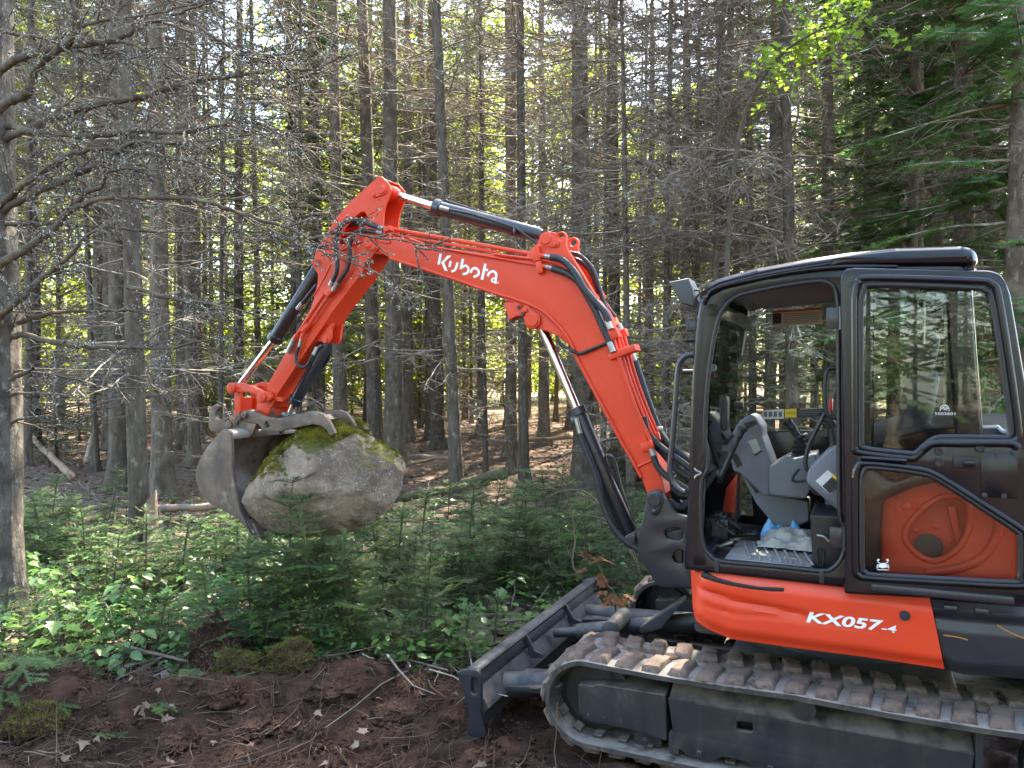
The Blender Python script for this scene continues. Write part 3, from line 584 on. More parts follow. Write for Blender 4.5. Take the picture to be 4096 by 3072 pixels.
# thumb
th = UL('A3', .17, (455, 505), (500, 470), (560, 448), (620, 470), (700, 505), (800, 530), (900, 520), (1020, 490), (1110, 468), (1190, 462), (1260, 490), (1310, 545), (1350, 620), (1370, 670), (1345, 697), (1320, 690), (1295, 640), (1240, 600), (1170, 585), (1060, 605), (900, 645), (780, 662), (700, 655), (665, 610), (640, 580), (560, 560), (480, 555))
hlT = circ(UL('A3', .17, (728, 590))[0], .024, 18)
thumb = plate('thumb', [th, hlT], .14, .17, RUST, EX, .004)
plate('far_plate', [th, hlT], -.12, -.09, RUST, thumb, .004)
plate('cross_web', UL('A3', .1, (1060, 530), (1190, 500), (1260, 545), (1240, 575), (1170, 560), (1060, 575)), -.095, .145, RUST, thumb, .003)
plate('cross_web', UL('A3', .1, (860, 545), (960, 535), (960, 570), (860, 580)), -.095, .145, RUST, thumb, .003)
for c, r in (((475, 518), .03), ((525, 502), .024)):
    p = P3('A3', .17, c); lathe('bolt', p, p + Vector((0, 1, 0)), [(0, r), (.022, r), (.024, r * .8), (.0241, 0)], RUST, thumb, 8)
# bucket
BW = .34
outl = q('A3', (402, 720), (385, 665), (340, 634), (290, 652), (150, 820), (80, 950), (55, 1050), (65, 1150), (110, 1260), (200, 1350), (330, 1410), (480, 1500), (560, 1590), (592, 1630))
lip = q('A3', (592, 1630), (530, 1500), (480, 1390), (430, 1150), (408, 960), (402, 720))
back = [U(p, BW) for p in outl]; mouth = [U(p, BW) for p in lip]
bucket = empty('bucket', Matrix()); bucket.parent = EX
for y in (BW - .016, -BW): plate('side_plate', [[tuple(p) for p in back] + [tuple(p) for p in mouth[1:-1]]], y, y + .016, RUST, bucket, .002)
st = [U(p, BW) for p in q('A3', (402, 720), (408, 960), (430, 1150), (480, 1390), (530, 1500), (592, 1630), (560, 1590), (480, 1500), (420, 1390), (360, 1250), (320, 1110), (300, 950), (300, 760), (340, 640), (385, 665))]
for y in (BW, -BW - .012): plate('cheek_plate', [st], y, y + .012, RUST, bucket, .003)
bs = [Vector((x, 0, z)) for x, z in back]; bs = spl(bs, 4); V, Fs = [], []
for i, p in enumerate(bs):
    T = (bs[min(i + 1, len(bs) - 1)] - bs[max(0, i - 1)]).normalized(); n = Vector((-T.z, 0, T.x)); 
    for y in (-BW + .001, BW - .001): V += [Vector((p.x, y, p.z)) - n * .002, Vector((p.x, y, p.z)) - n * .018]
k = len(bs)
for i in range(k - 1):
    a = i * 4; b = a + 4; Fs += [(a, a + 2, b + 2, b), (a + 1, b + 1, b + 3, a + 3), (a, b, b + 1, a + 1), (a + 2, a + 3, b + 3, b + 2)]
Fs += [(0, 1, 3, 2), ((k - 1) * 4, (k - 1) * 4 + 2, (k - 1) * 4 + 3, (k - 1) * 4 + 1)]
me = bpy.data.meshes.new('shell'); me.from_pydata(V, [], Fs); bm = bmesh.new(); bm.from_mesh(me); bmesh.ops.recalc_face_normals(bm, faces=bm.faces); bm.to_mesh(me); bm.free()
ob('bucket_shell', smooth(me, 40), WORN, bucket)
tp = UL('A3', BW, (400, 660), (410, 700), (402, 735), (385, 720), (360, 640)); plate('top_tube', rnd_poly(tp, .012), -BW + .005, BW - .005, WORN, bucket, .006)
ce = UL('A3', BW, (520, 1490), (540, 1500), (605, 1632), (585, 1640)); plate('cutting_edge', ce, -BW, BW, RUST, bucket, .003)
for k in range(5):
    y = -.29 + k * .145; x, z = U(q('A3', (592, 1622))[0], BW); plate('tooth', [(x + .035, z + .06), (x + .01, z + .075), (x - .06, z - .045), (x - .03, z - .03)], y - .03, y + .03, RUST, bucket, .006)
for y in (.16, -.16): plate('hanger_ear', UL('A3', .16, (520, 660), (560, 570), (640, 580), (600, 690), (570, 715)), y - .014, y + .014, RUST, bucket, .003)
# --- pipes and hoses along the boom
rod('pipe', P3('A4', .06, (-150, 262)), P3('A4', .06, (640, 402)), .014, ORANGE, boom, 12); rod('pipe', P3('A4', .06, (630, 400)), P3('A4', .10, (1350, 530)), .014, ORANGE, boom, 12)
rod('pipe', P3('A4', .05, (-60, 330)), P3('A4', .07, (940, 500)), .010, ORANGE, boom, 12)
tube('pipe', UP('A4', .13, (900, 515), (1290, 562), (1420, 585), (1560, 640), (1670, 720)), .009, ORANGE, boom, 8)
rod('pipe', P3('A4', .13, (340, 450)), P3('A4', .13, (1310, 618)), .008, ORANGE, boom, 8)
blk('pipe_clamp', 'A4', .135, (1300, 515), (.05, .04, .09), 8, ORANGE, boom); blk('pipe_clamp', 'A4', .135, (1328, 640), (.04, .035, .075), 8, ORANGE, boom)
blk('pipe_clamp', 'A1', .14, (980, 738), (.06, .05, .035), 8, ORANGE, boom)
for a, b, r, m in (((1325, 525), (1380, 532), .015, ORANGE), ((1375, 532), (1440, 545), .016, FITTING), ((1350, 625), (1390, 635), .013, ORANGE), ((1385, 633), (1450, 650), .014, FITTING)): rod('hose_fitting', P3('A4', .14, a), P3('A4', .14, b), r, m, boom, 8)
def hose(r, t, Y, *p): return tube('hydraulic_hose', UP(t, Y, *p), r, HOSE, boom, 12)
hose(.021, 'A4', .165, (1430, 540), (1520, 560), (1600, 620), (1680, 720), (1740, 830), (1850, 960), (1940, 1060), (1985, 1150))
hose(.021, 'A4', .145, (1445, 650), (1540, 680), (1640, 730), (1710, 800), (1800, 950), (1870, 1080), (1930, 1220), (1990, 1350))
hose(.014, 'A4', -.02, (1610, 500), (1710, 530), (1810, 630), (1860, 740), (1895, 850), (1925, 950), (1965, 1060))
hose(.015, 'A4', -.06, (1640, 555), (1720, 590), (1800, 670), (1850, 780), (1890, 880), (1950, 1000), (2040, 1110))
hose(.010, 'A4', .135, (1480, 1290), (1530, 1370), (1620, 1420), (1700, 1455), (1790, 1425), (1900, 1380), (1960, 1355))
for a, b, Y in (((548, 500), (562, 535), .16), ((556, 590), (572, 630), .15), ((595, 515), (606, 540), -.02), ((650, 640), (662, 668), -.04)): rod('hose_fitting', P3('z2', Y, a), P3('z2', Y, b), .019, FITTING, boom, 10)
for x0, x1, Y in ((570, 706, .13), (588, 722, .10), (602, 736, .06), (618, 750, .02)):
    tube('pipe', UP('z2', Y, (x0, 560), (x0 + 45, 720), (x0 + 95, 860), (x1, 950), (x1 + 22, 1000)), .011, ORANGE, boom, 10)
blk('pipe_clamp', 'z2', .12, (578, 556), (.06, .07, .06), 20, ORANGE, boom); blk('pipe_clamp', 'z2', .09, (620, 632), (.17, .11, .04), 20, ORANGE, boom); blk('pipe_clamp', 'z2', .13, (716, 1020), (.07, .05, .05), 20, ORANGE, boom)
blk('pipe_clamp', 'z2', .0, (612, 555), (.06, .05, .05), 20, ORANGE, boom); blk('pipe_clamp', 'z2', .03, (745, 985), (.08, .08, .05), 20, ORANGE, boom)
rod('hose_fitting', P3('z2', .14, (728, 1032)), P3('z2', .14, (740, 1062)), .017, FITTING, boom, 10)
hose(.018, 'z2', .14, (738, 1060), (760, 1110), (800, 1150), (850, 1180), (890, 1210))
hose(.026, 'z2', -.02, (662, 670), (690, 760), (720, 850), (750, 930), (790, 1000), (850, 1050), (900, 1080))
hose(.022, 'z2', .06, (735, 1000), (790, 1060), (840, 1120), (900, 1160)); hose(.02, 'z2', .10, (700, 900), (715, 960), (745, 1000), (790, 1040), (850, 1080), (900, 1120))
hose(.02, 'z2', .02, (760, 960), (800, 1010), (860, 1060), (910, 1100)); hose(.03, 'z2', .0, (800, 1250), (850, 1280), (900, 1250)); hose(.026, 'z2', -.04, (800, 1180), (840, 1220), (900, 1230))
box('hose_clip', P3('z2', .06, (768, 948)), (.03, .02, .025), FITTING, boom, .003)
# ------------------------------------------------------------------ CAB
CY = .90
co = UL('z3', CY, (150, 1527), (152, 1440), (168, 1180), (176, 900), (188, 600), (206, 400), (226, 300), (262, 262), (330, 225), (480, 195), (700, 160), (900, 130)) 
Xr, Zt = -.50, 2.36
outer = co + [(Xr + .06, 2.375), (Xr, 2.30), (Xr - .05, 1.60), (Xr - .02, 1.50), (-.30, 1.42), (-.19, 1.36), (-.17, .99), (-.035, .972)]
door_open = UL('z3', CY, (342, 345), (380, 318), (430, 300), (600, 266), (740, 248), (785, 254), (815, 278), (829, 320), (833, 420), (836, 900), (840, 1270), (858, 1330), (862, 1410), (850, 1470), (815, 1515), (760, 1532), (560, 1512), (320, 1490), (262, 1462), (232, 1410), (224, 1300), (226, 1150), (238, 1108), (254, 1075), (254, 1000), (242, 950), (242, 850), (262, 620), (300, 420))
quarter = [(-.15, 2.26), (-.15, 1.50), (-.22, 1.44), (-.43, 1.56), (-.45, 1.62), (-.41, 2.22), (-.38, 2.26)]
cabf = plate('cab_frame', [rnd_poly(outer, .02, 3), rnd_poly(door_open, .012, 3), rnd_poly(quarter, .03, 4)], CY - .075, CY, CABBLACK, EX, .016)
# inner seal line round the opening, proud of the frame by a few millimetres
tube('door_seal', [Vector((x, CY - .006, z)) for x, z in door_open + door_open[:1]], .011, PLASTIC, cabf, 8)
FYc = -.20
fwin = UL('z3', FYc, (432, 372), (600, 352), (820, 338), (832, 420), (832, 890), (800, 905), (497, 914), (372, 895), (385, 700), (410, 500))
fouter = [(x, z) for x, z in outer]
flow = UL('z3', FYc, (400, 1100), (448, 1180), (456, 1285), (398, 1280))
far = plate('cab_far_frame', [rnd_poly(fouter, .02, 3), rnd_poly(fwin, .02, 3), flow, rnd_poly(quarter, .02, 3)], FYc - .04, FYc, CABBLACK, EX, .006)
# roof
rt = UL('z3', .90, (218, 330), (226, 292), (250, 263), (300, 236), (470, 190), (700, 148), (870, 122)) + UL('z4', .90, (300, 92), (560, 84), (600, 92), (628, 112), (637, 150), (620, 176), (60, 178)) + UL('z3', .90, (835, 200), (560, 236), (330, 290), (252, 330))
plate('cab_roof', rnd_poly(rt, .01, 2), -.24, .925, CABBLACK, EX, .04)
tube('roof_gutter', UP('z3', CY + .01, (232, 350), (262, 300), (330, 268), (480, 235), (640, 205), (835, 185)) + UP('z4', CY, (300, 172)), .012, CABBLACK, cabf, 8)
plate('headliner', [(.42, 2.275), (-.45, 2.335), (-.45, 2.35), (.42, 2.29)], FYc, CY - .08, GREY, EX, .004)
box('cab_rear_wall', (-.51, .22, 1.25), (.04, .8, .62), CABBLACK, EX, .01)
box('rear_pillar', (-.48, .84, 1.95), (.06, .06, .72), CABBLACK, EX, .01); box('rear_pillar', (-.48, -.17, 1.95), (.06, .06, .72), CABBLACK, EX, .01)
box('rear_header', (-.47, .35, 2.28), (.06, 1.0, .08), CABBLACK, EX, .01)
# front frame members
topx, topz = UL('z3', CY, (250, 330))[0]; botx, botz = UL('z3', CY, (190, 1480))[0]
box('front_header', (topx - .03, .35, topz - .05), (.07, 1.1, .08), CABBLACK, EX, .012); box('front_sill', (botx - .03, .35, botz - .0), (.08, 1.1, .07), CABBLACK, EX, .012)
fp = UL('z3', FYc + .08, (372, 345), (440, 352), (432, 420), (408, 560), (392, 660), (372, 880), (358, 880), (330, 700), (345, 500)); plate('window_rail', fp, FYc + .02, FYc + .10, PLASTIC, EX, .006)
glf = [Vector((topx - .02, .84, topz - .06)), Vector((topx - .02, -.17, topz - .06)), Vector((botx - .04, -.17, botz + .03)), Vector((botx - .04, .84, botz + .03))]
flat('front_glass', glf, GLASS, EX, .005)
mid = UL('z3', .8, (250, 1000))[0]
box('front_cross_bar', (mid[0] + .02, .35, mid[1] + .0), (.025, 1.0, .03), PLASTIC, EX, .006)
far_gl = flat('side_glass', [Vector((x, FYc - .02, z)) for x, z in [(p[0], p[1]) for p in fwin]], GLASS, far, .005, (0, 1, 0))
flat('rear_glass', [Vector((-.48, -.14, 1.6)), Vector((-.48, .81, 1.6)), Vector((-.46, .81, 2.26)), Vector((-.46, -.14, 2.26))], GLASS, EX, .005)
flat('quarter_glass', [Vector((x, CY - .04, z)) for x, z in quarter], GLASS, cabf, .005, (0, 1, 0))
box('window_divider', (.02, FYc - .015, 1.9), (.02, .02, .75), PLASTIC, far, .003)
# decals on the far window
fD = lambda p: U3(p, FYc - .012)
def decal(name, pts, mat, dy=0, par=None, Y=FYc - .012, t='z3'): return flat(name, [U3(p, Y + dy) for p in q(t, *pts)], mat, par or far, .0008, (0, 1, 0))
decal('warning_label', ((540, 381), (760, 365), (762, 437), (541, 450)), PAPER); decal('label_stripe', ((540, 381), (760, 365), (760, 373), (540, 389)), REDD, .001); decal('label_block', ((543, 392), (580, 389), (581, 435), (543, 438)), INK, .001)
for k in range(6): decal('label_line', ((590, 395 + k * 8), (750, 385 + k * 8), (750, 387 + k * 8), (590, 397 + k * 8)), GREY, .001)
decal('pictogram_label', ((498, 819), (592, 814), (592, 856), (498, 860)), PAPER)
for k in range(4): decal('pictogram', ((503 + k * 22, 826), (518 + k * 22, 825), (518 + k * 22, 848), (503 + k * 22, 849)), GREY, .001)
decal('caution_label', ((597, 815), (648, 812), (648, 851), (597, 853)), YEL, 0); text_on('caution_lettering', 'CAUTION', q('z3', (606, 836))[0], q('z3', (645, 834))[0], q('z3', (606, 828))[0], INK, far, lambda p: U3(p, FYc - .0095))
decal('caution_text_block', ((648, 812), (772, 806), (772, 850), (648, 851)), INK); text_on('caution_lettering', 'TO AVOID PERSONAL INJURY:', q('z3', (664, 819))[0], q('z3', (768, 813))[0], q('z3', (664, 812))[0], WHITE, far, lambda p: U3(p, FYc - .0095))
for k in range(3): decal('label_line', ((655, 824 + k * 8), (762, 819 + k * 8), (762, 821 + k * 8), (655, 826 + k * 8)), GREY, .002)
# floor, mat, cloth, console and controls
box('cab_floor', (.06, .34, .985), (1.1, 1.05, .05), PLASTIC, EX, .01)
fm = UP('z3', .80, (330, 1478), (712, 1525)); box('floor_mat', ((fm[0].x + fm[1].x) / 2 - .0, .60, 1.02), (abs(fm[0].x - fm[1].x), .46, .02), MATM, EX, .006)
for k in range(7): box('mat_ridge', (fm[1].x + .03 + k * .045, .62, 1.036), (.012, .36, .012), MATM, EX, .004, Matrix.Rotation(R_(12), 3, 'Z'))
def crumple(name, c, sx, sy, h, mat, seed):
    n = 26; V = []; Fs = []
    for i in range(n):
        for j in range(n):
            u, v = i / (n - 1) - .5, j / (n - 1) - .5; z = h * (.5 + mnoise.fractal(Vector((u * 3 + seed, v * 3, 0)), 1, 2, 4)) * (1 - (2 * max(abs(u), abs(v))) ** 4)
            V.append((c[0] + u * sx * (1 + .15 * mnoise.noise(Vector((v * 4, seed, 0)))), c[1] + v * sy, c[2] + max(z, 0) + .012 * mnoise.noise(Vector((u * 9, v * 9, seed)))))
    for i in range(n - 1):
        for j in range(n - 1): a = i * n + j; Fs.append((a, a + 1, a + n + 1, a + n))
    me = bpy.data.meshes.new(name); me.from_pydata(V, [], Fs); me.polygons.foreach_set('use_smooth', [True] * len(Fs)); return ob(name, me, mat)
cl = crumple('rag', (0, 0, 0), .34, .30, .06, CLOTH, 3); cl.matrix_basis = MM @ Matrix.Translation((.20, .42, 1.045)); tag(cl, 'crumpled pale rag lying on the excavator cab floor', 'rag')
bg = crumple('plastic_bag', (0, 0, 0), .22, .18, .09, BLUE, 8); bg.matrix_basis = MM @ Matrix.Translation((.27, .22, 1.03)); tag(bg, 'light blue plastic sheet on the cab floor behind the rag', 'plastic bag')
con = empty('control_console', Matrix()); con.parent = EX
plate('monitor_pillar', rnd_poly(UL('z3', .28, (375, 900), (400, 866), (440, 838), (465, 850), (493, 892), (494, 935), (540, 1058), (530, 1200), (500, 1196), (398, 1098), (368, 1088), (350, 1010), (325, 992)), .012, 3), .02, .28, GREY, con, .012)
plate('console_leg', rnd_poly(UL('z3', .22, (400, 1098), (525, 1100), (600, 1205), (700, 1222), (705, 1310), (600, 1358), (560, 1340), (470, 1235)), .012, 3), .0, .22, GREY, con, .01)
plate('console_arm', rnd_poly(UL('z3', .34, (527, 1068), (560, 1050), (600, 1026), (642, 1032), (736, 1012), (742, 1110), (690, 1212), (620, 1208), (527, 1195)), .012, 3), .06, .34, GREY, con, .012)
decal('monitor_screen', ((432, 955), (470, 945), (492, 1000), (462, 1015)), M('screen grey', (.30, .33, .30), rough=.3), 0, con, .2825); 
for k in range(4): p = UP('z3', .283, (466 + k * 8, 1016 - k * 5))[0]; lathe('button', p, p + Vector((0, 1, 0)), [(0, .006), (.004, .006), (.0041, 0)], PLASTIC, con, 8)
for pts in (((415, 878), (465, 862), (476, 880), (428, 902)), ((360, 1020), (382, 1010), (410, 1062), (385, 1075)), ((412, 1105), (445, 1098), (495, 1170), (470, 1190)), ((330, 960), (368, 920), (372, 935), (338, 975))): decal('air_vent', pts, PLASTIC, 0, con, .2815 if pts[0][1] < 1100 else .2225)
lc = plate('left_console', rnd_poly(UL('z3', .72, (690, 1140), (700, 1080), (800, 985), (840, 972), (850, 1280)), .02, 4), .48, .72, GREY, EX, .012)
decal('console_label', ((732, 1132), (786, 1084), (836, 1122), (836, 1152), (796, 1192)), PAPER, 0, lc, .7215); decal('label_black', ((762, 1155), (812, 1108), (836, 1124), (836, 1152), (796, 1190)), INK, .001, lc, .7215); decal('label_yellow', ((800, 1110), (808, 1102), (836, 1122), (836, 1138)), YEL, .002, lc, .7215)
plate('seat_base', rnd_poly(UL('z3', .78, (706, 1280), (850, 1288), (862, 1470), (840, 1518), (722, 1524)), .015), .42, .78, PLASTIC, EX, .01)
tube('latch_handle', UP('z3', .80, (738, 1372), (770, 1380), (800, 1402), (845, 1385)), .007, FITTING, EX, 8)
tube('wire_latch', UP('z3', .80, (738, 1440), (745, 1500), (762, 1505), (768, 1450), (742, 1432)), .005, PLASTIC, EX, 6)
# joystick
js = lathe('joystick', P3('z3', .2, (672, 1032)), P3('z3', .2, (660, 945)), [(0, .052), (.02, .056), (.03, .044), (.045, .05), (.055, .038), (.07, .044), (.08, .03), (.095, .034), (.11, .018), (.1101, 0)], PLASTIC, con, 20)
tube('joystick_grip', UP('z3', .2, (662, 950), (650, 930), (632, 900), (612, 875), (600, 862)), [.018] * 6 + [.02] * 6 + [.024] * 6 + [.028] * 6 + [.022], PLASTIC, con, 14)
lathe('joystick_collar', P3('z3', .2, (672, 940)), P3('z3', .2, (664, 925)), [(0, .034), (.008, .036), (.016, .03), (.0161, 0)], PLASTIC, con, 20)
ljs = tube('joystick_grip', UP('z3', .62, (812, 985), (810, 950), (800, 900)), .02, PLASTIC, EX, 12)
tube('joystick_grip', UP('z3', .25, (822, 905), (795, 870), (762, 850), (745, 852)), .022, PLASTIC, EX, 12)
lv = tube('travel_lever', UP('z3', .42, (398, 925), (372, 985), (330, 1080), (298, 1150), (286, 1190), (290, 1300)), .013, PLASTIC, EX, 12); tube('grip', UP('z3', .42, (372, 985), (392, 940), (408, 905), (412, 895)), [.012] * 6 + [.018] * 6 + [.026] * 6 + [.018], PLASTIC, lv, 14)
tube('safety_lever', UP('z3', .64, (775, 830), (745, 890), (705, 970), (688, 1040), (692, 1075), (710, 1095)), .010, PLASTIC, EX, 10)
tube('grab_rail', UP('z3', .70, (838, 632), (800, 634), (784, 648), (776, 700), (776, 780), (784, 830), (804, 850), (838, 852)), .011, PLASTIC, EX, 10)
tube('console_loop', UP('z3', .40, (660, 1078), (632, 1115), (640, 1135), (688, 1132)), .007, PLASTIC, EX, 8)
box('red_lever_knob', P3('z3', .2, (800, 795)), (.02, .03, .07), M('red knob', (.5, .03, .03), rough=.4), EX, .008)
for k, (a, b) in enumerate((((275, 1300), (378, 1365)), ((310, 1275), (405, 1340)), ((372, 1370), (468, 1362)))):
    pa, pb = P3('z3', .50 - .08 * k, a), P3('z3', .50 - .08 * k, b); d = (pb - pa); pd = box('pedal', (pa + pb) / 2, (d.length, .07, .014), PLASTIC, EX, .004, Matrix.Rotation(-math.atan2(d.z, d.x), 3, 'Y'))
    for j in range(5):
        p = pa.lerp(pb, (j + .5) / 5); box('pedal_ridge', p + Vector((0, 0, .01)), (.01, .066, .012), PLASTIC, pd, .002)
box('pedal_post', P3('z3', .46, (320, 1355)), (.07, .08, .14), PLASTIC, EX, .008); pa = P3('z3', .56, (328, 1412)); box('foot_rest', pa, (.10, .07, .014), FITTING, EX, .003, Matrix.Rotation(R_(24), 3, 'Y')); box('foot_rest_post', pa + Vector((-.01, 0, -.05)), (.06, .05, .09), PLASTIC, EX, .004)
mir = plate('inside_mirror', rnd_poly(UL('z3', .45, (290, 765), (300, 750), (335, 755), (342, 775), (338, 905), (325, 915), (292, 908)), .01), .36, .44, PLASTIC, EX, .012)
tube('window_handle', UP('z3', FYc + .14, (345, 518), (370, 540), (378, 570), (362, 630), (335, 652)), .011, PLASTIC, EX, 10)
lathe('window_roller', P3('z3', .82, (276, 632)) - Vector((0, .02, 0)), P3('z3', .82, (276, 632)) + Vector((0, 1, 0)), [(0, .018), (.03, .018), (.0301, 0)], GREY, cabf, 14)
box('window_lock', P3('z3', FYc + .1, (395, 797)), (.05, .03, .04), PLASTIC, EX, .006)
# seat
st_ = empty('operator_seat', Matrix()); st_.parent = EX
box('seat_cushion', (-.10, .30, 1.36), (.46, .46, .12), SEAT, st_, .05, seg=4); box('seat_backrest', (-.33, .30, 1.66), (.12, .46, .52), SEAT, st_, .05, Matrix.Rotation(R_(-10), 3, 'Y'), 4); box('headrest', (-.38, .30, 2.0), (.09, .27, .19), SEAT, st_, .04, Matrix.Rotation(R_(-10), 3, 'Y'), 4); box('seat_pedestal', (-.12, .3, 1.15), (.36, .36, .32), PLASTIC, st_, .02)
# outside fittings
wl = plate('work_light', UL('z3', .80, (95, 258), (180, 240), (200, 285), (208, 365), (150, 352)), .70, .86, M('work light housing', (.045, .05, .05), rough=.5), EX, .008)
plate('light_bracket', UL('z3', .78, (150, 352), (212, 330), (235, 350), (225, 400), (180, 378)), .74, .80, BLACK, wl, .004)
bx = plate('sensor_bracket', UL('z3', .84, (158, 422), (204, 420), (206, 468), (160, 470)), .76, .84, BLACK, EX, .004)
tube('light_cable', UP('z3', .82, (190, 290), (212, 288), (222, 300), (206, 320), (208, 345)), .005, HOSE, wl, 6)
tube('handrail', UP('z3', .86, (196, 572), (160, 580), (134, 605), (122, 650), (112, 800), (95, 1000), (88, 1080), (100, 1140), (140, 1178), (158, 1180)), .014, BLACK, EX, 12)
for c in ((178, 508), (165, 650)):
    p = P3('z3', .86, c); rod('stud', p + Vector((.02, 0, 0)), p - Vector((.04, 0, 0)), .012, PLASTIC, cabf, 10)
for c in ((847, 410), (862, 1390)):
    p = P3('z3', CY + .02, c); hg = rod('hinge', p - Vector((0, .0, .05)), p + Vector((0, .0, .05)), .012, BLACK, cabf, 12); box('hinge_leaf', p + Vector((.03, -.014, 0)), (.06, .012, .09), BLACK, hg, .003)
for c in ((296, 1505), (760, 1555)): box('sill_clip', P3('z3', CY + .004, c), (.02, .012, .06), FRAME, cabf, .003)
tube('latch_striker', UP('z3', CY + .01, (196, 1075), (204, 1085), (226, 1098), (204, 1110), (198, 1120)), .005, FITTING, cabf, 8)
# --- door, folded back along the side
DH = U3(q('z4', (62, 700))[0], .94); DA = R_(3)
Dn = Vector((-math.sin(DA), math.cos(DA), 0))                      # outward normal of the folded door, in machine axes
Dd = Vector((-math.cos(DA), -math.sin(DA), 0))
def UD3(p, off=0):
    o = MI @ CAMP; d = MI3 @ ray(*p); c = DH + Dn * off; t = (c - o).dot(Dn) / d.dot(Dn); return o + d * t
def UDl(*pts): return [(-(r - DH).dot(Dd), r.z) for r in (UD3(p) for p in q('z4', *pts))]
DM = Matrix((-Dd, Dn, ZU)).transposed().to_4x4(); DM.translation = Vector((DH.x, DH.y, 0))
door = empty('door', DM); door.parent = EX
do = UDl((60, 240), (64, 205), (85, 184), (115, 178), (680, 190), (722, 204), (745, 235), (765, 290), (825, 640), (850, 800), (868, 1000), (874, 1300), (870, 1480), (850, 1540), (800, 1560), (500, 1548), (80, 1525), (84, 1380), (70, 600))
w1 = UDl((146, 320), (160, 270), (205, 250), (600, 262), (660, 275), (690, 320), (735, 600), (766, 840), (758, 870), (735, 880), (500, 878), (445, 888), (408, 915), (380, 940), (350, 946), (170, 925), (150, 905), (148, 860))
w2 = UDl((150, 1060), (160, 1020), (195, 1004), (390, 1026), (470, 1056), (640, 1165), (785, 1262), (803, 1290), (806, 1400), (802, 1455), (780, 1476), (480, 1462), (200, 1446), (165, 1432), (152, 1395))
dp = plate('door_frame', [rnd_poly(do, .01, 2), rnd_poly(w1, .012, 3), rnd_poly(w2, .012, 3)], -.022, .022, CABBLACK, door, .012)
for w in (w1, w2):
    c = Vector((sum(a for a, b in w) / len(w), sum(b for a, b in w) / len(w)))
    tube('window_seal', [Vector((x, .020, z)) for x, z in w + w[:1]], .012, PLASTIC, door, 8)
    o2 = [(c.x + (x - c.x) * 1.09, c.y + (z - c.y) * 1.07) for x, z in w]; tube('pressed_bead', [Vector((x, .016, z)) for x, z in o2 + o2[:1]], .017, CABBLACK, door, 10)
for w in (w1, w2):
    k = flat('door_glass', [Vector((x, -.003, z)) for x, z in w], DGLASS, door, .005, (0, 1, 0))
def DL(off, *pts): return [Vector((-(r - DH).dot(Dd), off, r.z)) for r in (UD3(p, off) for p in q('z4', *pts))]
def dbox(name, a, b, off, th, mat, bev=.006):
    pa, pb = DL(off, a, b); return box(name, ((pa.x + pb.x) / 2, off + th / 2 - .004, (pa.z + pb.z) / 2), (abs(pa.x - pb.x), th, abs(pa.z - pb.z)), mat, door, bev)
hb = dbox('handle_recess', (530, 960), (636, 1012), .022, .012, PLASTIC); dbox('handle', (568, 972), (624, 1002), .028, .022, CABBLACK, .008)
dbox('cover_plate', (645, 938), (797, 1135), .022, .008, CABBLACK, .01)
for c in ((712, 944), (784, 944), (662, 1120), (742, 1124)):
    p = DL(.028, c)[0]; lathe('bolt', p, p + Vector((0, 1, 0)), [(0, .010), (.004, .009), (.0041, 0)], DARK, door, 10)
for c, r in (((470, 938), .017), ((472, 985), .018), ((640, 922), .018)):
    p = DL(.02, c)[0]; lathe('knob', p, p + Vector((0, 1, 0)), [(0, r), (.010, r), (.013, r * .75), (.006, r * .6), (.0061, 0)], PLASTIC, door, 18)
pr = DL(.02, (400, 930), (450, 905), (560, 905), (760, 905), (800, 925)); tube('pressed_ridge', pr, .018, CABBLACK, door, 10)
g = DL(.03, (152, 965), (200, 968), (300, 975), (338, 978)); tube('grab_bar', g, .010, CABBLACK, door, 8)
dbox('drip_rail', (190, 1515), (782, 1540), .022, .02, BLACK, .004)
tube('seat_belt', [Vector((x, -.10, z)) for x, z in UDl((425, 310), (424, 490))], .004, FITTING, EX, 6, False).matrix_basis = DM
fG = lambda p: (lambda v: Vector((-(v - DH).dot(Dd), .0035, v.z)))(UD3(p, .0035))
DWHITE = M('etched white', (.55, .56, .55), rough=.5)
text_on('glass_lettering', '5003601', q('z4', (455, 788))[0], q('z4', (540, 788))[0], q('z4', (455, 776))[0], DWHITE, door, fG, bold=.005, spacing=1.1); text_on('glass_lettering', 'Tøg', q('z4', (485, 768))[0], q('z4', (506, 768))[0], q('z4', (485, 757))[0], DWHITE, door, fG, bold=.01)
def arc_decal(name, c, r0, r1, a0, a1, n=18):
    pts = [(c[0] + r1 * math.cos(R_(a0 + (a1 - a0) * k / n)), c[1] - r1 * math.sin(R_(a0 + (a1 - a0) * k / n))) for k in range(n + 1)] + [(c[0] + r0 * math.cos(R_(a1 + (a0 - a1) * k / n)), c[1] - r0 * math.sin(R_(a1 + (a0 - a1) * k / n))) for k in range(n + 1)]
    me = bpy.data.meshes.new(name); me.from_pydata([fG(p) for p in q('z4', *pts)], [], [tuple(range(len(pts)))]); return ob(name, me, DWHITE, door)
arc_decal('glass_emblem', (496, 765), 17, 20, -20, 200); arc_decal('glass_emblem', (496, 767), 12, 14.5, 10, 170)
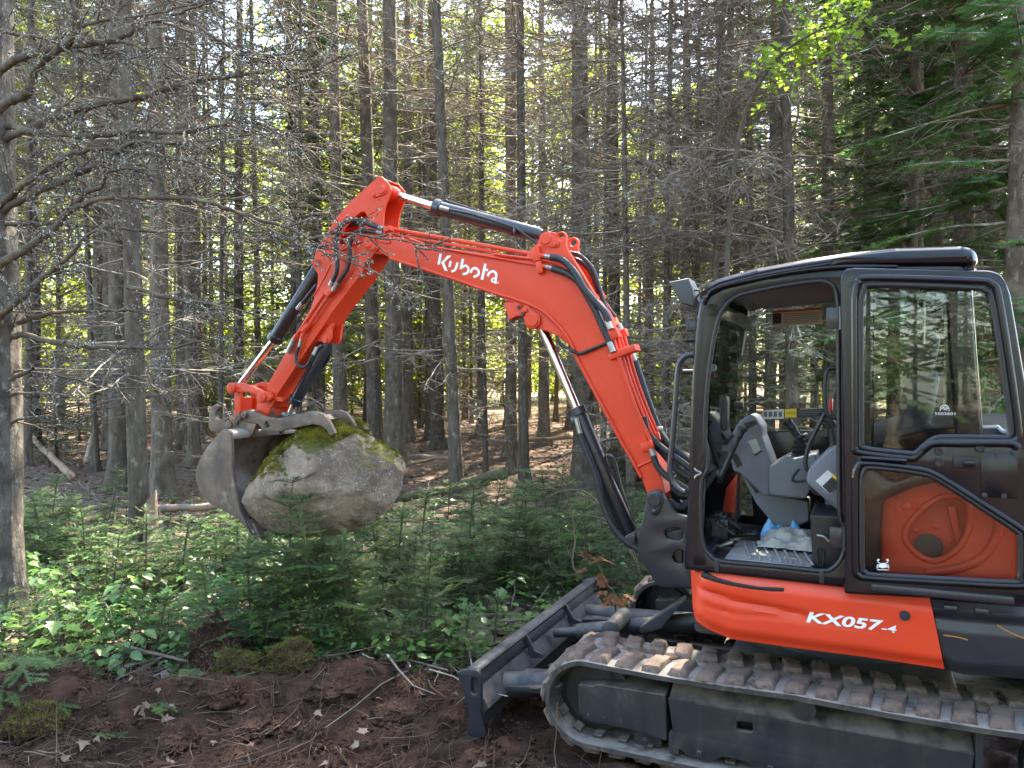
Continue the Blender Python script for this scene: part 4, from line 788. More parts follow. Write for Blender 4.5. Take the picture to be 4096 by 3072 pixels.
# crab sticker
cm, cf = [], []
def cpoly(pts):
    b = len(cm); cm.extend(fG(p) for p in q('z4', *pts)); cf.append(tuple(range(b, b + len(pts))))
cpoly([(240 + 17 * math.cos(a * math.pi / 8), 1412 + 11 * math.sin(a * math.pi / 8)) for a in range(16)])
for s in (-1, 1):
    cpoly(stroke([(240 + s * 10, 1404), (240 + s * 20, 1398), (240 + s * 18, 1390)], 3)); cpoly([(240 + s * 16, 1392), (240 + s * 26, 1394), (240 + s * 22, 1384), (240 + s * 12, 1386)])
    for k in range(4): cpoly(stroke([(240 + s * 14, 1410 + k * 3), (240 + s * 22, 1408 + k * 4), (240 + s * 25, 1414 + k * 4)], 2))
cpoly(stroke([(217, 1429), (264, 1430)], 3))
me = bpy.data.meshes.new('crab'); me.from_pydata(cm, [], cf); ob('crab_sticker', me, WHITE, door)
# --- hood behind the cab: orange side cover with a pressed recess, black upper hood
scL = UL('z4', .82, (232, 1170), (262, 1110), (310, 1075), (395, 1045), (560, 1070), (900, 1150), (1300, 1250), (1300, 1560), (700, 1530), (236, 1500))
rec = [tuple(p) for p in spl(UL('z4', .82, (330, 1290), (390, 1190), (480, 1130), (580, 1140), (600, 1230), (560, 1330), (470, 1390), (390, 1370)), 4, True)]
sc_ = plate('hood_side_cover', [rnd_poly(scL, .03, 4), rec], .77, .82, ORANGE, EX, .012)
plate('recess_panel', [rnd_poly(UL('z4', .8, (300, 1100), (660, 1100), (660, 1440), (300, 1440)), .01)], .70, .73, ORANGE, sc_, .006)
tube('pressed_ridge', [Vector((x, .82, z)) for x, z in rec + rec[:1]], .014, ORANGE, sc_, 8)
tube('pressed_ridge', UP('z4', .82, (420, 1440), (560, 1420), (660, 1370), (710, 1290), (720, 1220)), .02, ORANGE, sc_, 10)
blk('latch_bar', 'z4', .75, (540, 1240), (.03, .03, .16), 12, ORANGE, sc_)
for c, r in (((335, 1166), .018), ((372, 1264), .014), ((462, 1248), .015), ((518, 1305), .014)):
    p = P3('z4', .822 if c[0] < 340 else .733, c); lathe('boss', p, p + Vector((0, 1, 0)), [(0, r), (.008, r), (.010, r * .6), (.0101, 0)], ORANGE, sc_, 16)
p = P3('z4', .735, (430, 1330)); lathe('port', p, p + Vector((0, 1, 0)), [(0, .05), (.01, .055), (.012, .04), (.0121, 0)], DARK, sc_, 20)
box('engine_hood', (-1.02, 0, 1.28), (.88, 1.5, .62), ORANGE, EX, .10, seg=4)
plate('upper_hood', rnd_poly(UL('z4', .80, (150, 925), (235, 900), (320, 870), (420, 845), (560, 832), (725, 828), (740, 850), (1300, 860), (1300, 1110), (420, 1000), (150, 980)), .02, 3), -.7, .80, BLACK, EX, .03)
box('tank', (.0, -.60, 1.05), (1.0, .62, .42), ORANGE, EX, .08, seg=4)
# ------------------------------------------------------------------ GROUND
def gnd(x, y):
    """ground height"""
    h = .02 * mnoise.noise(Vector((x * .6, y * .6, 0))) + .10 * mnoise.noise(Vector((x * .13, y * .13, 4)))
    h += .5 * ss(8, 22, y)
    ed = edge(x)
    h += .15 * math.exp(-((y - ed + .2) / .26) ** 2) * ss(.9, -.2, x) * (1 + .8 * mnoise.noise(Vector((x * 2.2, y * 2, 9))))
    # flat under the machine
    m = MI @ Vector((x, y, 0)); fl = ss(1.9, 2.6, abs(m.x - .2)) + ss(1.15, 1.7, abs(m.y)); fl = min(1, fl)
    return h * fl
def edge(x):
    """where the bare dirt gives way to the undergrowth"""
    return 4.75 + .22 * math.sin(x * 1.3 + .5) + .12 * math.sin(x * 4.1) - .38 * (1 - ss(-2.5, -1.7, x)) + .5 * ss(0, 1.2, x)
def axis(a0, a1, st, lo, hi, gr=1.16):
    mid = list(np.arange(a0, a1 + 1e-6, st)); l, s = [], st
    v = a0
    while v > lo: s *= gr; v -= min(s, 4); l.append(v)
    r, s = [], st; v = mid[-1]
    while v < hi: s *= gr; v += min(s, 4); r.append(v)
    return np.array(l[::-1] + mid + r)
GX = axis(-4.6, 2.6, .029, -90, 90); GY = axis(2.9, 6.2, .028, -40, 110)
gv = np.zeros((len(GX), len(GY), 3), np.float32); dm = np.zeros((len(GX), len(GY)), np.float32)
for i, x in enumerate(GX):
    for j, y in enumerate(GY):
        near = 2.5 < y < 7 and -5.5 < x < 3.2
        h = gnd(x, y); d = 1 - ss(-.10, .28, y - edge(x) + .18 * mnoise.noise(Vector((x * 3, y * 3, 2))))
        if near:
            V3 = Vector((x, y, 0)); f = mnoise.fractal(V3 * 5, 1.0, 2.1, 5); f2 = mnoise.noise(V3 * 22)
            h += d * (.042 * f + .012 * f2 + .012 * abs(mnoise.noise(V3 * 11))) + (1 - d) * .012 * f
        gv[i, j] = (x, y, h); dm[i, j] = d
ni, nj = gv.shape[:2]; idx = np.arange(ni * nj).reshape(ni, nj)
gme = arr_mesh('ground', gv.reshape(-1, 3), np.stack([idx[:-1, :-1], idx[1:, :-1], idx[1:, 1:], idx[:-1, 1:]], -1).reshape(-1, 4))
at = gme.attributes.new('dirt', 'FLOAT', 'POINT'); at.data.foreach_set('value', dm.ravel()); gme.polygons.foreach_set('use_smooth', np.ones(len(gme.polygons), bool))
def ground_mat():
    m = bpy.data.materials.new('forest ground'); m.use_nodes = True; nt = m.node_tree; N = nt.nodes; b = N['Principled BSDF']
    tc = N.new('ShaderNodeTexCoord')
    def nz(sc, det=8, r=.65):
        n = N.new('ShaderNodeTexNoise'); n.inputs['Scale'].default_value = sc; n.inputs['Detail'].default_value = det; n.inputs['Roughness'].default_value = r; lk(nt, tc.outputs['Object'], n.inputs[0]); return n.outputs[0]
    def cr(f, *st):
        r = N.new('ShaderNodeValToRGB'); e = r.color_ramp.elements
        e[0].position, e[0].color = st[0][0], (*st[0][1], 1); e[1].position, e[1].color = st[-1][0], (*st[-1][1], 1)
        for p, c in st[1:-1]: k = e.new(p); k.color = (*c, 1)
        lk(nt, f, r.inputs[0]); return r.outputs[0]
    dirt = cr(nz(7), (.28, (.020, .010, .007)), (.5, (.052, .025, .015)), (.66, (.095, .048, .03)), (.82, (.12, .08, .058)))
    lit = cr(nz(9), (.25, (.07, .042, .03)), (.45, (.15, .095, .068)), (.6, (.22, .155, .115)), (.75, (.06, .06, .025)), (.9, (.22, .16, .12)))
    a = N.new('ShaderNodeAttribute'); a.attribute_name = 'dirt'; mx = N.new('ShaderNodeMix'); mx.data_type = 'RGBA'
    lk(nt, a.outputs['Fac'], mx.inputs[0]); lk(nt, lit, mx.inputs[6]); lk(nt, dirt, mx.inputs[7]); lk(nt, mx.outputs[2], b.inputs[0]); b.inputs['Roughness'].default_value = .95; b.inputs['Specular IOR Level'].default_value = .2
    bp = N.new('ShaderNodeBump'); bp.inputs['Strength'].default_value = .9; bp.inputs['Distance'].default_value = .03; lk(nt, nz(45, 10, .75), bp.inputs['Height']); lk(nt, bp.outputs[0], b.inputs['Normal'])
    return m
struct(ob('ground', gme, ground_mat()))

# ------------------------------------------------------------------ plant helpers (numpy)
def join2(a, b, name, ma, mb):
    V = np.concatenate(a.V + b.V); Fa = np.concatenate(a.F); Fb = np.concatenate(b.F) + a.n
    me = arr_mesh(name, V, np.concatenate([Fa, Fb])); me.materials.append(ma); me.materials.append(mb)
    me.polygons.foreach_set('material_index', np.concatenate([np.zeros(len(Fa), np.int32), np.ones(len(Fb), np.int32)])); return me
class Acc:
    def __init__(s): s.V = []; s.F = []; s.n = 0
    def add(s, V, Fc): V = np.asarray(V, float); s.V.append(V); s.F.append(np.asarray(Fc) + s.n); s.n += len(V)
    def tube(s, P, r, k=3):
        P = np.asarray(P, float); n = len(P); r = np.broadcast_to(r, (n,)); T = np.gradient(P, axis=0); T /= np.linalg.norm(T, axis=1)[:, None] + 1e-9
        ref = np.array([0, 0, 1.]) if abs(T[0, 2]) < .9 else np.array([1., 0, 0]); u = np.cross(T, ref); u /= np.linalg.norm(u, axis=1)[:, None] + 1e-9; v = np.cross(T, u)
        a = np.arange(k) * 2 * np.pi / k; V = P[:, None] + (u[:, None] * np.cos(a)[None, :, None] + v[:, None] * np.sin(a)[None, :, None]) * r[:, None, None]
        i = np.arange(n - 1)[:, None] * k; j = np.arange(k)[None]; j2 = (j + 1) % k
        A = np.stack([i + j, i + j2, i + k + j2], -1).reshape(-1, 3); B = np.stack([i + j, i + k + j2, i + k + j], -1).reshape(-1, 3); s.add(V.reshape(-1, 3), np.concatenate([A, B]))
    def tris(s, T): T = np.asarray(T, float).reshape(-1, 3); s.add(T, np.arange(len(T)).reshape(-1, 3))
    def mesh(s, name, mat, sm=False):
        me = arr_mesh(name, np.concatenate(s.V), np.concatenate(s.F)); me.materials.append(mat)
        if sm: me.polygons.foreach_set('use_smooth', np.ones(len(me.polygons), bool))
        return me
def unit(v): v = np.asarray(v, float); return v / (np.linalg.norm(v, axis=-1, keepdims=True) + 1e-9)
def wander(p, d, L, n, bend, up, g):
    """a crooked line from p along d"""
    P = [np.asarray(p, float)]; d = unit(d)
    for k in range(n):
        d = unit(d + g.normal(0, bend, 3) + np.array([0, 0, up])); P.append(P[-1] + d * L / n)
    return np.array(P)
def needles(acc, P, length, width, step, g, flatn=None, spread=.95, wid=1.0):
    """needles on both sides of a twig P (m,3)"""
    seg = np.linalg.norm(np.diff(P, axis=0), axis=1); cum = np.concatenate([[0], np.cumsum(seg)]); n = max(2, int(cum[-1] / step)); s = np.linspace(0, cum[-1], n)
    B = np.stack([np.interp(s, cum, P[:, k]) for k in range(3)], -1); T = unit(np.gradient(B, axis=0))
    up = np.array([0, 0, 1.]) if flatn is None else flatn; S = unit(np.cross(T, up)); Uv = np.cross(S, T)
    for sg in (-1, 1):
        el = g.normal(.18, .25, n)[:, None]; d = unit(S * sg * spread + T * .55 + Uv * el); L = (length * g.uniform(.75, 1.15, n) * np.clip(1.15 - (s / cum[-1]) ** 6, .4, 1))[:, None]
        w = T * (width / 2); tip = B + d * L
        acc.tris(np.stack([B - w, B + w, tip], 1))
def spray(acc, wood, p, d, L, g, nl=.022, nw=.005, st=.006, twigs=6, up=.0, sub=True, droop=0):
    """one flat fir bough: axis, side twigs, needles"""
    d = unit(d); P = wander(p, d, L, 5, .07, up, g); side = unit(np.cross(d, [0, 0, 1.])); nrm = unit(np.cross(side, d))
    wood.tube(P, np.linspace(.0045, .0015, 6) * (L / .3) ** .5, 3); needles(acc, P[1:], nl, nw, st, g, nrm)
    for k in range(twigs):
        t = (k + .8) / (twigs + .6); i = min(4, int(t * 5)); q0 = P[i] + (P[i + 1] - P[i]) * (t * 5 - i)
        for sg in (-1, 1):
            if g.random() < .12: continue
            l2 = L * (.55 * (1 - t) + .14) * g.uniform(.75, 1.15); d2 = unit(unit(P[i + 1] - P[i]) * .75 + side * sg * g.uniform(.65, .9) + nrm * g.normal(0, .1) + np.array([0, 0, -droop]))
            Q = wander(q0, d2, l2, 3, .06, up * .5, g); wood.tube(Q, np.linspace(.002, .001, 4), 3); needles(acc, Q, nl, nw, st, g, nrm)
            if sub and l2 > .13:
                for t2 in (.35, .62):
                    q1 = Q[0] + (Q[-1] - Q[0]) * t2
                    for s2 in (-1, 1):
                        sd2 = unit(np.cross(d2, nrm)); d3 = unit(d2 * .8 + sd2 * s2 * .75); needles(acc, wander(q1, d3, l2 * .38 * (1.1 - t2), 2, .05, 0, g), nl, nw, st, g, nrm)

NEEDLE = M('fir needles', (.05, .112, .030), (.155, .235, .048), scale=4, thr=(.42, .66), rough=.5, spec=.35, trans=.28, rnd=.38)
NEEDLEF = M('canopy needles', (.05, .115, .035), (.115, .20, .05), scale=1.2, thr=(.4, .65), rough=.5, spec=.4, trans=.38, rnd=.3)
LEAF = M('broad leaves', (.07, .16, .035), (.15, .26, .06), scale=2.5, rough=.32, spec=.7, trans=.35, rnd=.2)
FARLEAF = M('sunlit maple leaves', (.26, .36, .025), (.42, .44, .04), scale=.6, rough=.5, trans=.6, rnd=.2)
BARK = M('grey bark', (.095, .072, .054), (.19, .155, .12), scale=9, rough=.95, bump=1, bscale=26, bdist=.04, stretch=(1, 1, .55), c3=(.30, .29, .23), c3scale=16, c3thr=(.58, .72), rnd=.3, spec=.2)
TWIG = M('dead twigs', (.15, .115, .085), (.24, .20, .16), scale=3, rough=.95, c3=(.42, .41, .36), c3scale=7, c3thr=(.54, .66), rnd=.2, spec=.2)
LIMB = M('lichened limb', (.085, .066, .052), (.15, .12, .095), scale=9, rough=.95, bump=.8, bscale=40, bdist=.012, c3=(.22, .21, .10), c3scale=9, c3thr=(.58, .70), spec=.2)
LICHEN = M('pale lichen', (.50, .52, .46), (.34, .36, .30), scale=20, rough=1, spec=.1)
STEM = M('sapling stem', (.055, .042, .03), (.09, .075, .05), scale=9, rough=.9)
MOSS = M('moss', (.13, .125, .02), (.25, .22, .035), scale=12, rough=1, trans=.15, spec=.1, c3=(.075, .08, .018), c3scale=7, c3thr=(.5, .62))
DEADLEAF = M('fallen leaves', (.13, .085, .055), (.24, .17, .12), scale=5, rough=.85, c3=(.24, .185, .145), c3scale=3, c3thr=(.58, .66), spec=.3)
ORNEED = M('browned needles', (.34, .10, .025), (.22, .09, .035), scale=9, rough=.7, trans=.2)
WOODM = M('weathered log', (.14, .10, .07), (.26, .20, .15), scale=6, rough=.95, bump=.6, bscale=25, bdist=.02, stretch=(.5, 3, 3), rnd=.25)

# ------------------------------------------------------------------ tree prototypes
def trunk_mesh(seed, Hh=22., r0=.15):
    g = np.random.default_rng(seed); n = 40; z = np.concatenate([[-.25, 0, .08, .2, .45, .9], np.linspace(1.6, Hh, n - 6)]); a = Acc(); k = 14
    cx = np.cumsum(g.normal(0, .012, n)) * .8; cyy = np.cumsum(g.normal(0, .012, n)) * .8; cx -= cx[1]; cyy -= cyy[1]
    rr = r0 * np.interp(z, [-.3, 0, .2, .6, 2, Hh], [2.0, 1.65, 1.28, 1.1, 1, .10]); an = np.arange(k) * 2 * np.pi / k
    fl = np.interp(z, [0, .7], [.28, .02])[:, None] * np.sin(an * 4 + g.uniform(0, 6))[None] + np.interp(z, [0, .7], [.15, .03])[:, None] * g.normal(0, 1, (n, k)) * .5
    R = rr[:, None] * (1 + fl); V = np.stack([cx[:, None] + R * np.cos(an), cyy[:, None] + R * np.sin(an), np.broadcast_to(z[:, None], R.shape)], -1)
    i = np.arange(n - 1)[:, None] * k; j = np.arange(k)[None]; j2 = (j + 1) % k; a.add(V.reshape(-1, 3), np.concatenate([np.stack([i + j, i + j2, i + k + j2], -1).reshape(-1, 3), np.stack([i + j, i + k + j2, i + k + j], -1).reshape(-1, 3)]))
    return a.mesh('trunk', BARK, True)
def dead_mesh(seed, z0, z1, nb, lmax, tw, fine):
    g = np.random.default_rng(seed); a = Acc()
    for b in range(nb):
        z = g.uniform(z0, z1); az = g.uniform(0, 2 * np.pi); L = lmax * g.uniform(.35, 1) * (1 if z > 3 else .75); d = np.array([np.cos(az), np.sin(az), g.uniform(-.25, .25)])
        P = wander((0, 0, z), d, L, 6, .10, g.uniform(-.05, .07), g); a.tube(P, np.linspace(.016, .004, 7) * (L / 1.6) ** .5, 4)
        for k in range(int(tw * L)):
            t = g.uniform(.18, 1); i = min(5, int(t * 6)); p = P[i] + (P[i + 1] - P[i]) * (t * 6 - i); d2 = unit(unit(P[i + 1] - P[i]) * .7 + g.normal(0, .62, 3) * np.array([1, 1, .55]) + np.array([0, 0, -.12])); l2 = L * g.uniform(.14, .42) * (1.15 - t * .6)
            Q = wander(p, d2, l2, 4, .14, -.03, g); a.tube(Q, np.linspace(.0065, .0028, 5), 3)
            for m in range(fine):
                t3 = g.uniform(.2, 1); i3 = min(3, int(t3 * 4)); a.tube(wander(Q[i3] + (Q[i3 + 1] - Q[i3]) * (t3 * 4 - i3), unit(d2 * .6 + g.normal(0, .6, 3)), l2 * g.uniform(.25, .6), 2, .12, 0, g), np.linspace(.0042, .0022, 3), 3)
    return a.mesh('dead_branches', TWIG)
def crown_mesh(seed, z0, z1, r0, whorls, dens, scale=1., droop=.12):
    """live boughs round the stem: every twig a feather of needle blades"""
    g = np.random.default_rng(seed); a = Acc(); w = Acc()
    for k in range(whorls):
        t = (k + g.uniform(0, .8)) / whorls; z = z0 + (z1 - z0) * t; R = r0 * (1 - t) ** .75 * g.uniform(.6, 1.15) + .25
        for b in range(g.integers(4, 7)):
            az = g.uniform(0, 2 * np.pi); P = wander((0, 0, z), (np.cos(az), np.sin(az), .1 - .25 * (1 - t)), R * g.uniform(.6, 1.1), 6, .06, -.02 - droop * .15 + .03 * t, g); w.tube(P, np.linspace(.02, .005, 7), 3)
            ax = unit(P[-1] - P[0]); sd = unit(np.cross(ax, [0, 0, 1.]))
            nt = int(dens * R)
            T0 = g.uniform(.22, 1, nt); i = np.minimum(5, (T0 * 6).astype(int)); p = P[i] + (P[i + 1] - P[i]) * (T0 * 6 - i)[:, None]; sg = g.choice([-1, 1], nt)
            l2 = scale * g.uniform(.22, .5, nt) * (1.15 - .5 * T0) * min(1, R); d2 = unit(ax[None] * g.uniform(.4, .9, nt)[:, None] + sd[None] * (sg * g.uniform(.4, 1, nt))[:, None] + np.stack([g.normal(0, .1, nt), g.normal(0, .1, nt), g.normal(-droop, .12, nt)], -1))
            sn = unit(np.cross(d2, np.array([0, 0, 1.])[None] + g.normal(0, .25, (nt, 3))))
            for m in range(7):
                f = .1 + .13 * m
                for s2 in (-1, 1):
                    B = p + d2 * (l2 * f)[:, None]; ln = l2 * .40 * (1.15 - f); dd = unit(d2 * .75 + sn * (s2 * .8) + g.normal(0, .1, (nt, 3))); ww = d2 * (l2 * .055)[:, None]
                    a.tris(np.stack([B - ww, B + ww, B + dd * ln[:, None]], 1))
    return join2(a, w, 'crown', NEEDLEF, TWIG)
def leaf_tris(p, d, nrm, size):
    """a pointed leaf pair of folded halves: p base, d axis, nrm up (arrays)"""
    sd = np.cross(d, nrm); s = size[:, None]; tip = p + d * s; m1 = p + d * s * .42 + sd * s * .38 + nrm * s * .06; m2 = p + d * s * .42 - sd * s * .38 + nrm * s * .06
    return np.concatenate([np.stack([p, m1, tip], 1), np.stack([p, tip, m2], 1)])
def broad_crown(seed, z0, z1, R, n, size):
    g = np.random.default_rng(seed); a = Acc(); w = Acc(); cl = []
    for b in range(46):
        z = g.uniform(z0, z1); az = g.uniform(0, 6.28); t = (z - z0) / (z1 - z0); L = R * (1 - .6 * t ** 2) * g.uniform(.5, 1.1); P = wander((0, 0, max(.5, z - L * .5)), (np.cos(az), np.sin(az), .45), L, 5, .15, 0, g); w.tube(P, np.linspace(.04, .006, 6), 3)
        for q0 in P[2:]: cl.append((q0, L * .28 + .2))
        cl.append((P[-1], L * .3 + .25))
    per = n // len(cl)
    for c, rad in cl:
        m = int(per * g.uniform(.3, 1.7)) + 1; p = c + g.normal(0, 1, (m, 3)) * rad * np.array([.6, .6, .32]); d = unit(g.normal(0, 1, (m, 3)) * np.array([1, 1, .5]) + np.array([0, 0, -.35])); nr = unit(g.normal(0, .5, (m, 3)) + np.array([0, 0, 1.])); nr = unit(nr - d * (nr * d).sum(1)[:, None])
        a.tris(leaf_tris(p, d, nr, size * g.uniform(.6, 1.3, m)))
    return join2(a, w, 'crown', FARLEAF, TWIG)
TRUNKS = [trunk_mesh(s) for s in range(5)]
DEAD = [dead_mesh(20, 1.0, 12, 120, 2.1, 9, 3), dead_mesh(21, 1.4, 13, 130, 1.8, 9, 3), dead_mesh(22, .8, 12, 100, 2.4, 9, 3), dead_mesh(23, 1.4, 14, 170, 2.2, 10, 4), dead_mesh(24, 1.2, 11, 62, 1.9, 8, 2)]
CROWN = [crown_mesh(30, 12.5, 22, 2.3, 20, 11), crown_mesh(31, 10.5, 21.5, 2.0, 22, 10), crown_mesh(32, 14, 23, 2.5, 18, 11)]
GREEN = [crown_mesh(40, 1.2, 15, 2.0, 44, 24, .75, .08), crown_mesh(41, 2.0, 17, 2.3, 44, 22, .8, .08)]
FIRM = M('green fir needles', (.07, .16, .05), (.15, .26, .07), scale=1.2, thr=(.4, .65), rough=.5, spec=.4, trans=.4, rnd=.25)
for me_ in GREEN: me_.materials[0] = FIRM
YOUNG = [crown_mesh(44, .25, 3.2, 1.0, 18, 18, .55, .06), crown_mesh(45, .3, 4.6, 1.25, 22, 18, .6, .1)]
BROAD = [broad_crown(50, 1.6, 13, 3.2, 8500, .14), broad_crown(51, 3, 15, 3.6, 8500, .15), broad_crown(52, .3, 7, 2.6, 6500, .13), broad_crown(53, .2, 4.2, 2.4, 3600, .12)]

SUNT = []                                                  # places the photo shows in direct sun
for px, py, dd in ((520, 2130, 7.8), (800, 2080, 8.3), (330, 2060, 8.6), (620, 2220, 7.2), (2050, 2150, 7.2), (2480, 2560, 3.9), (2500, 2450, 4.5), (1950, 1900, 12), (2250, 2330, 6), (3650, 700, 11), (3950, 450, 10), (3450, 300, 12), (3850, 900, 10)): SUNT.append(WD(px, py, dd))
SUNC = SUNT + [WD(px, py, dd) for px, py, dd in ((900, 1300, 20), (1300, 1250, 21), (500, 1250, 22), (1750, 1350, 22), (2150, 1200, 22), (700, 900, 26), (250, 1300, 20))]
def blocks_sun(x, y, lo, hi, R, cyl=False):
    for p in (SUNT if cyl else SUNC):
        for z in np.linspace(lo, hi, 8):
            s = (z - p.z) / SUNDIR.z; c = p + SUNDIR * s
            if (c.x - x) ** 2 + (c.y - y) ** 2 < (R if cyl else R * (1.05 - (z - lo) / (hi - lo))) ** 2 + .15: return True
    return False
ntree = [0]
def place(name, x, y, rz, lean, parts, label, cat, group, z=None):
    """root Empty + shared-mesh parts; parts: (name, mesh, scale)"""
    mw = Matrix.Translation((x, y, gnd(x, y) if z is None else z)) @ Matrix.Rotation(R_(lean), 4, 'Y') @ Matrix.Rotation(rz, 4, 'Z')
    e = empty(name, mw); tag(e, label, cat, group)
    for nm, me, sc in parts:
        c = ob(nm, me, None, e); c.scale = sc
    return e
def hx(xh, d): return WD(xh * 1.8517, 1500, d).x
LT = {'spruce': ('tall spruce with a bare grey trunk and dead lower branches in the forest behind', 'tall bare-trunked spruces behind'),
      'fir': ('dark green fir clothed in boughs down its trunk behind the cab', 'green firs behind the cab'),
      'maple': ('yellow-green leafy maple glowing far back in the forest', 'leafy maples far back in the forest')}
NAMED = {300: 'slender grey spruce trunk with a splintered stump at its foot', 258: 'stout mossy-footed spruce trunk just behind the slender one with the stump', 352: 'stout spruce trunk with a sunlit edge between the stump and the bucket', 403: 'thick straight spruce trunk with flared roots behind the excavator bucket',
         812: 'spruce trunk standing right behind the boulder beside a stouter one', 850: 'stout spruce trunk with a flared foot right behind the boulder', 988: 'slim pale spruce trunk leaning slightly under the boom', 1132: 'thin young spruce trunk beneath the boom cylinder lug', 1264: 'thickest spruce trunk rising behind the bend of the boom',
         1332: 'spruce trunk beside the thickest one behind the boom hoses', 1802: 'spruce trunk with twiggy dead branches rising behind the cab roof', 1882: 'straight spruce trunk behind the middle of the cab roof', 738: 'spruce trunk rising behind the top of the excavator arm', 1103: 'dark spruce trunk rising above the arm cylinder', 930: 'spruce trunk crossing behind the arm cylinder rod', 1720: 'thin twiggy spruce close behind the cab', 1960: 'thin twiggy spruce among the green firs behind the cab', 1660: 'slim twiggy spruce behind the work light'}
def spruce_label(xh, d, dia, parts):
    if xh in NAMED: return NAMED[xh], 'tree', 'tall bare-trunked spruces behind'
    sz = 'stout' if dia > .27 else 'slim' if dia < .19 else 'middling'; top = 'topped-for-sun ' if len(parts) < 3 else ''
    w = 'far back in the forest' if d > 20 else 'in the middle of the forest'
    t = f'{sz} {top}spruce with bare trunk and dead branches {w}'; return t, 'tree', f'{sz} {top}spruces {w}'
def spruce(xh, d, dia, lean=0, dead=None, x_fill=False, x=None):
    k = ntree[0]; ntree[0] += 1; x = hx(xh, d) if x is None else x; r = random.Random(k * 7 + 1)
    s = dia * (.86 if d > 9.5 else 1) / 2 / .15; parts = [('trunk', TRUNKS[k % 5], (s, s, 1))]
    if dead is None: dead = k % 4
    if blocks_sun(x, d, 1.5, 13, 1.4, True) or (d > 20 and dead != 3): dead = 4
    if dead >= 0: parts.append(('dead_branches', DEAD[dead], (1, 1, r.uniform(.85, 1.1))))
    ci = k % 3; cr = CROWN[ci]; w = r.uniform(.6, .9) if dia > .2 else r.uniform(.35, .55)
    if blocks_sun(x, d, (12.5, 10.5, 14)[ci], 22, 2.3 * w):
        parts[0] = ('trunk', TRUNKS[k % 5], (s, s, .62))  # crown left out and trunk shortened so the sun gets through
    else: parts += [('crown', cr, (w, w, 1))]
    return place('spruce_tree', x, d, r.uniform(0, 6.28), lean, parts, *spruce_label(xh, d, dia, parts))
TREES = [(300, 8.3, .20, -2), (258, 12, .34, -.5), (352, 11.3, .33, -.6), (403, 16, .38, -.4), (212, 18, .3, .5), (72, 16, .24, 0), (130, 22, .26, 0), (515, 17, .25, .3), (562, 20, .2, -1), (640, 19, .23, -1), (672, 23, .25, 0), (738, 14, .30, -1),
         (812, 13, .30, -1.5), (850, 12.5, .35, -.6), (880, 17, .26, 0), (945, 16, .3, -.5), (988, 11, .2, -2.4), (1040, 18, .24, 0), (1097, 20, .22, .4), (1132, 11.5, .17, -.5), (1103, 15, .25, -.6), (930, 17.5, .24, -1), (1264, 12, .38, -.8), (1332, 14, .27, -.5),
         (1172, 18, .14, 0), (1405, 16, .24, .5), (1480, 18, .3, 0), (1590, 20, .26, 0), (1802, 11, .27, -1), (1882, 13, .29, -.4), (1760, 17, .2, 0), (1660, 10.5, .18, .6), (1720, 9, .14, -1.5), (1960, 10, .17, 1), (2030, 17, .3, 0), (1545, 13, .15, 1.5)]
for i, t in enumerate(TREES): spruce(t[0], t[1], t[2], t[3], dead=(3 if t[0] > 1230 else None))
r_ = random.Random(5); placed = [(hx(t[0], t[1]), t[1]) for t in TREES]
tries = 0; nfill = 0
while nfill < 92 and tries < 3000:
    tries += 1; d = 13 + 15 * r_.random() ** .9; xh = r_.uniform(-480, 2500); x = hx(xh, d)
    if min((x - a) ** 2 + (d - b) ** 2 for a, b in placed) < 1.5: continue
    placed.append((x, d)); nfill += 1; spruce(xh, d, r_.choice((.12, .15, .17, .2, .24, .28)), r_.gauss(0, 1.2), dead=(3 if xh > 1250 and d < 25 else None), x_fill=True)
for (xh, d, dia, ln) in ((1365, 9.6, .10, -1), (1440, 10.6, .12, .6), (1530, 9.0, .09, 1.2), (1625, 11, .12, -.8), (1500, 12.6, .11, .3), (1300, 11.6, .1, .8), (640, 11.5, .1, .5), (1050, 12.2, .09, -.6), (470, 10.4, .08, .7)):
    place('dead_spruce', hx(xh, d), d, xh, ln, [('trunk', TRUNKS[int(xh) % 5], (dia / .3, dia / .3, .45)), ('dead_branches', DEAD[3] if xh > 1200 else DEAD[0], (.8, .8, .72))], 'thin dead spruce bristling with fine twigs behind the boom' if xh > 1200 else 'thin dead spruce bristling with fine twigs beside the arm and bucket', 'tree', 'thin dead spruces behind the boom' if xh > 1200 else 'thin dead spruces beside the arm')
for (xh, d, v, sc) in ((1985, 10.5, 0, 1), (2090, 9.2, 1, 1), (2200, 8.2, 0, 1), (2030, 12.5, 1, 1), (2150, 11, 1, 1), (1930, 14, 1, 1), (1700, 15.5, 1, 1), (1840, 19, 0, 1.1), (1235, 15, 1, .9), (1010, 21, 1, 1), (690, 16.5, 1, .9)):
    cr = GREEN[v]; x = hx(xh, d); r = random.Random(int(xh))
    if xh < 1500 and blocks_sun(x, d, 1.2, 15, 2.3): continue
    place('fir_tree', x, d, r.uniform(0, 6), r.gauss(0, 1), [('trunk', TRUNKS[v], (.8, .8, .75 if v == 0 else .82)), ('crown', cr, (sc, sc, 1))] + ([('dead_branches', DEAD[4], (.7, .7, .6))] if d < 16 else []),
          LT['fir'][0] if xh > 1600 else 'green fir standing among the bare spruce trunks', 'tree', LT['fir'][1] if xh > 1600 else 'green firs among the bare trunks')
rb = random.Random(11)
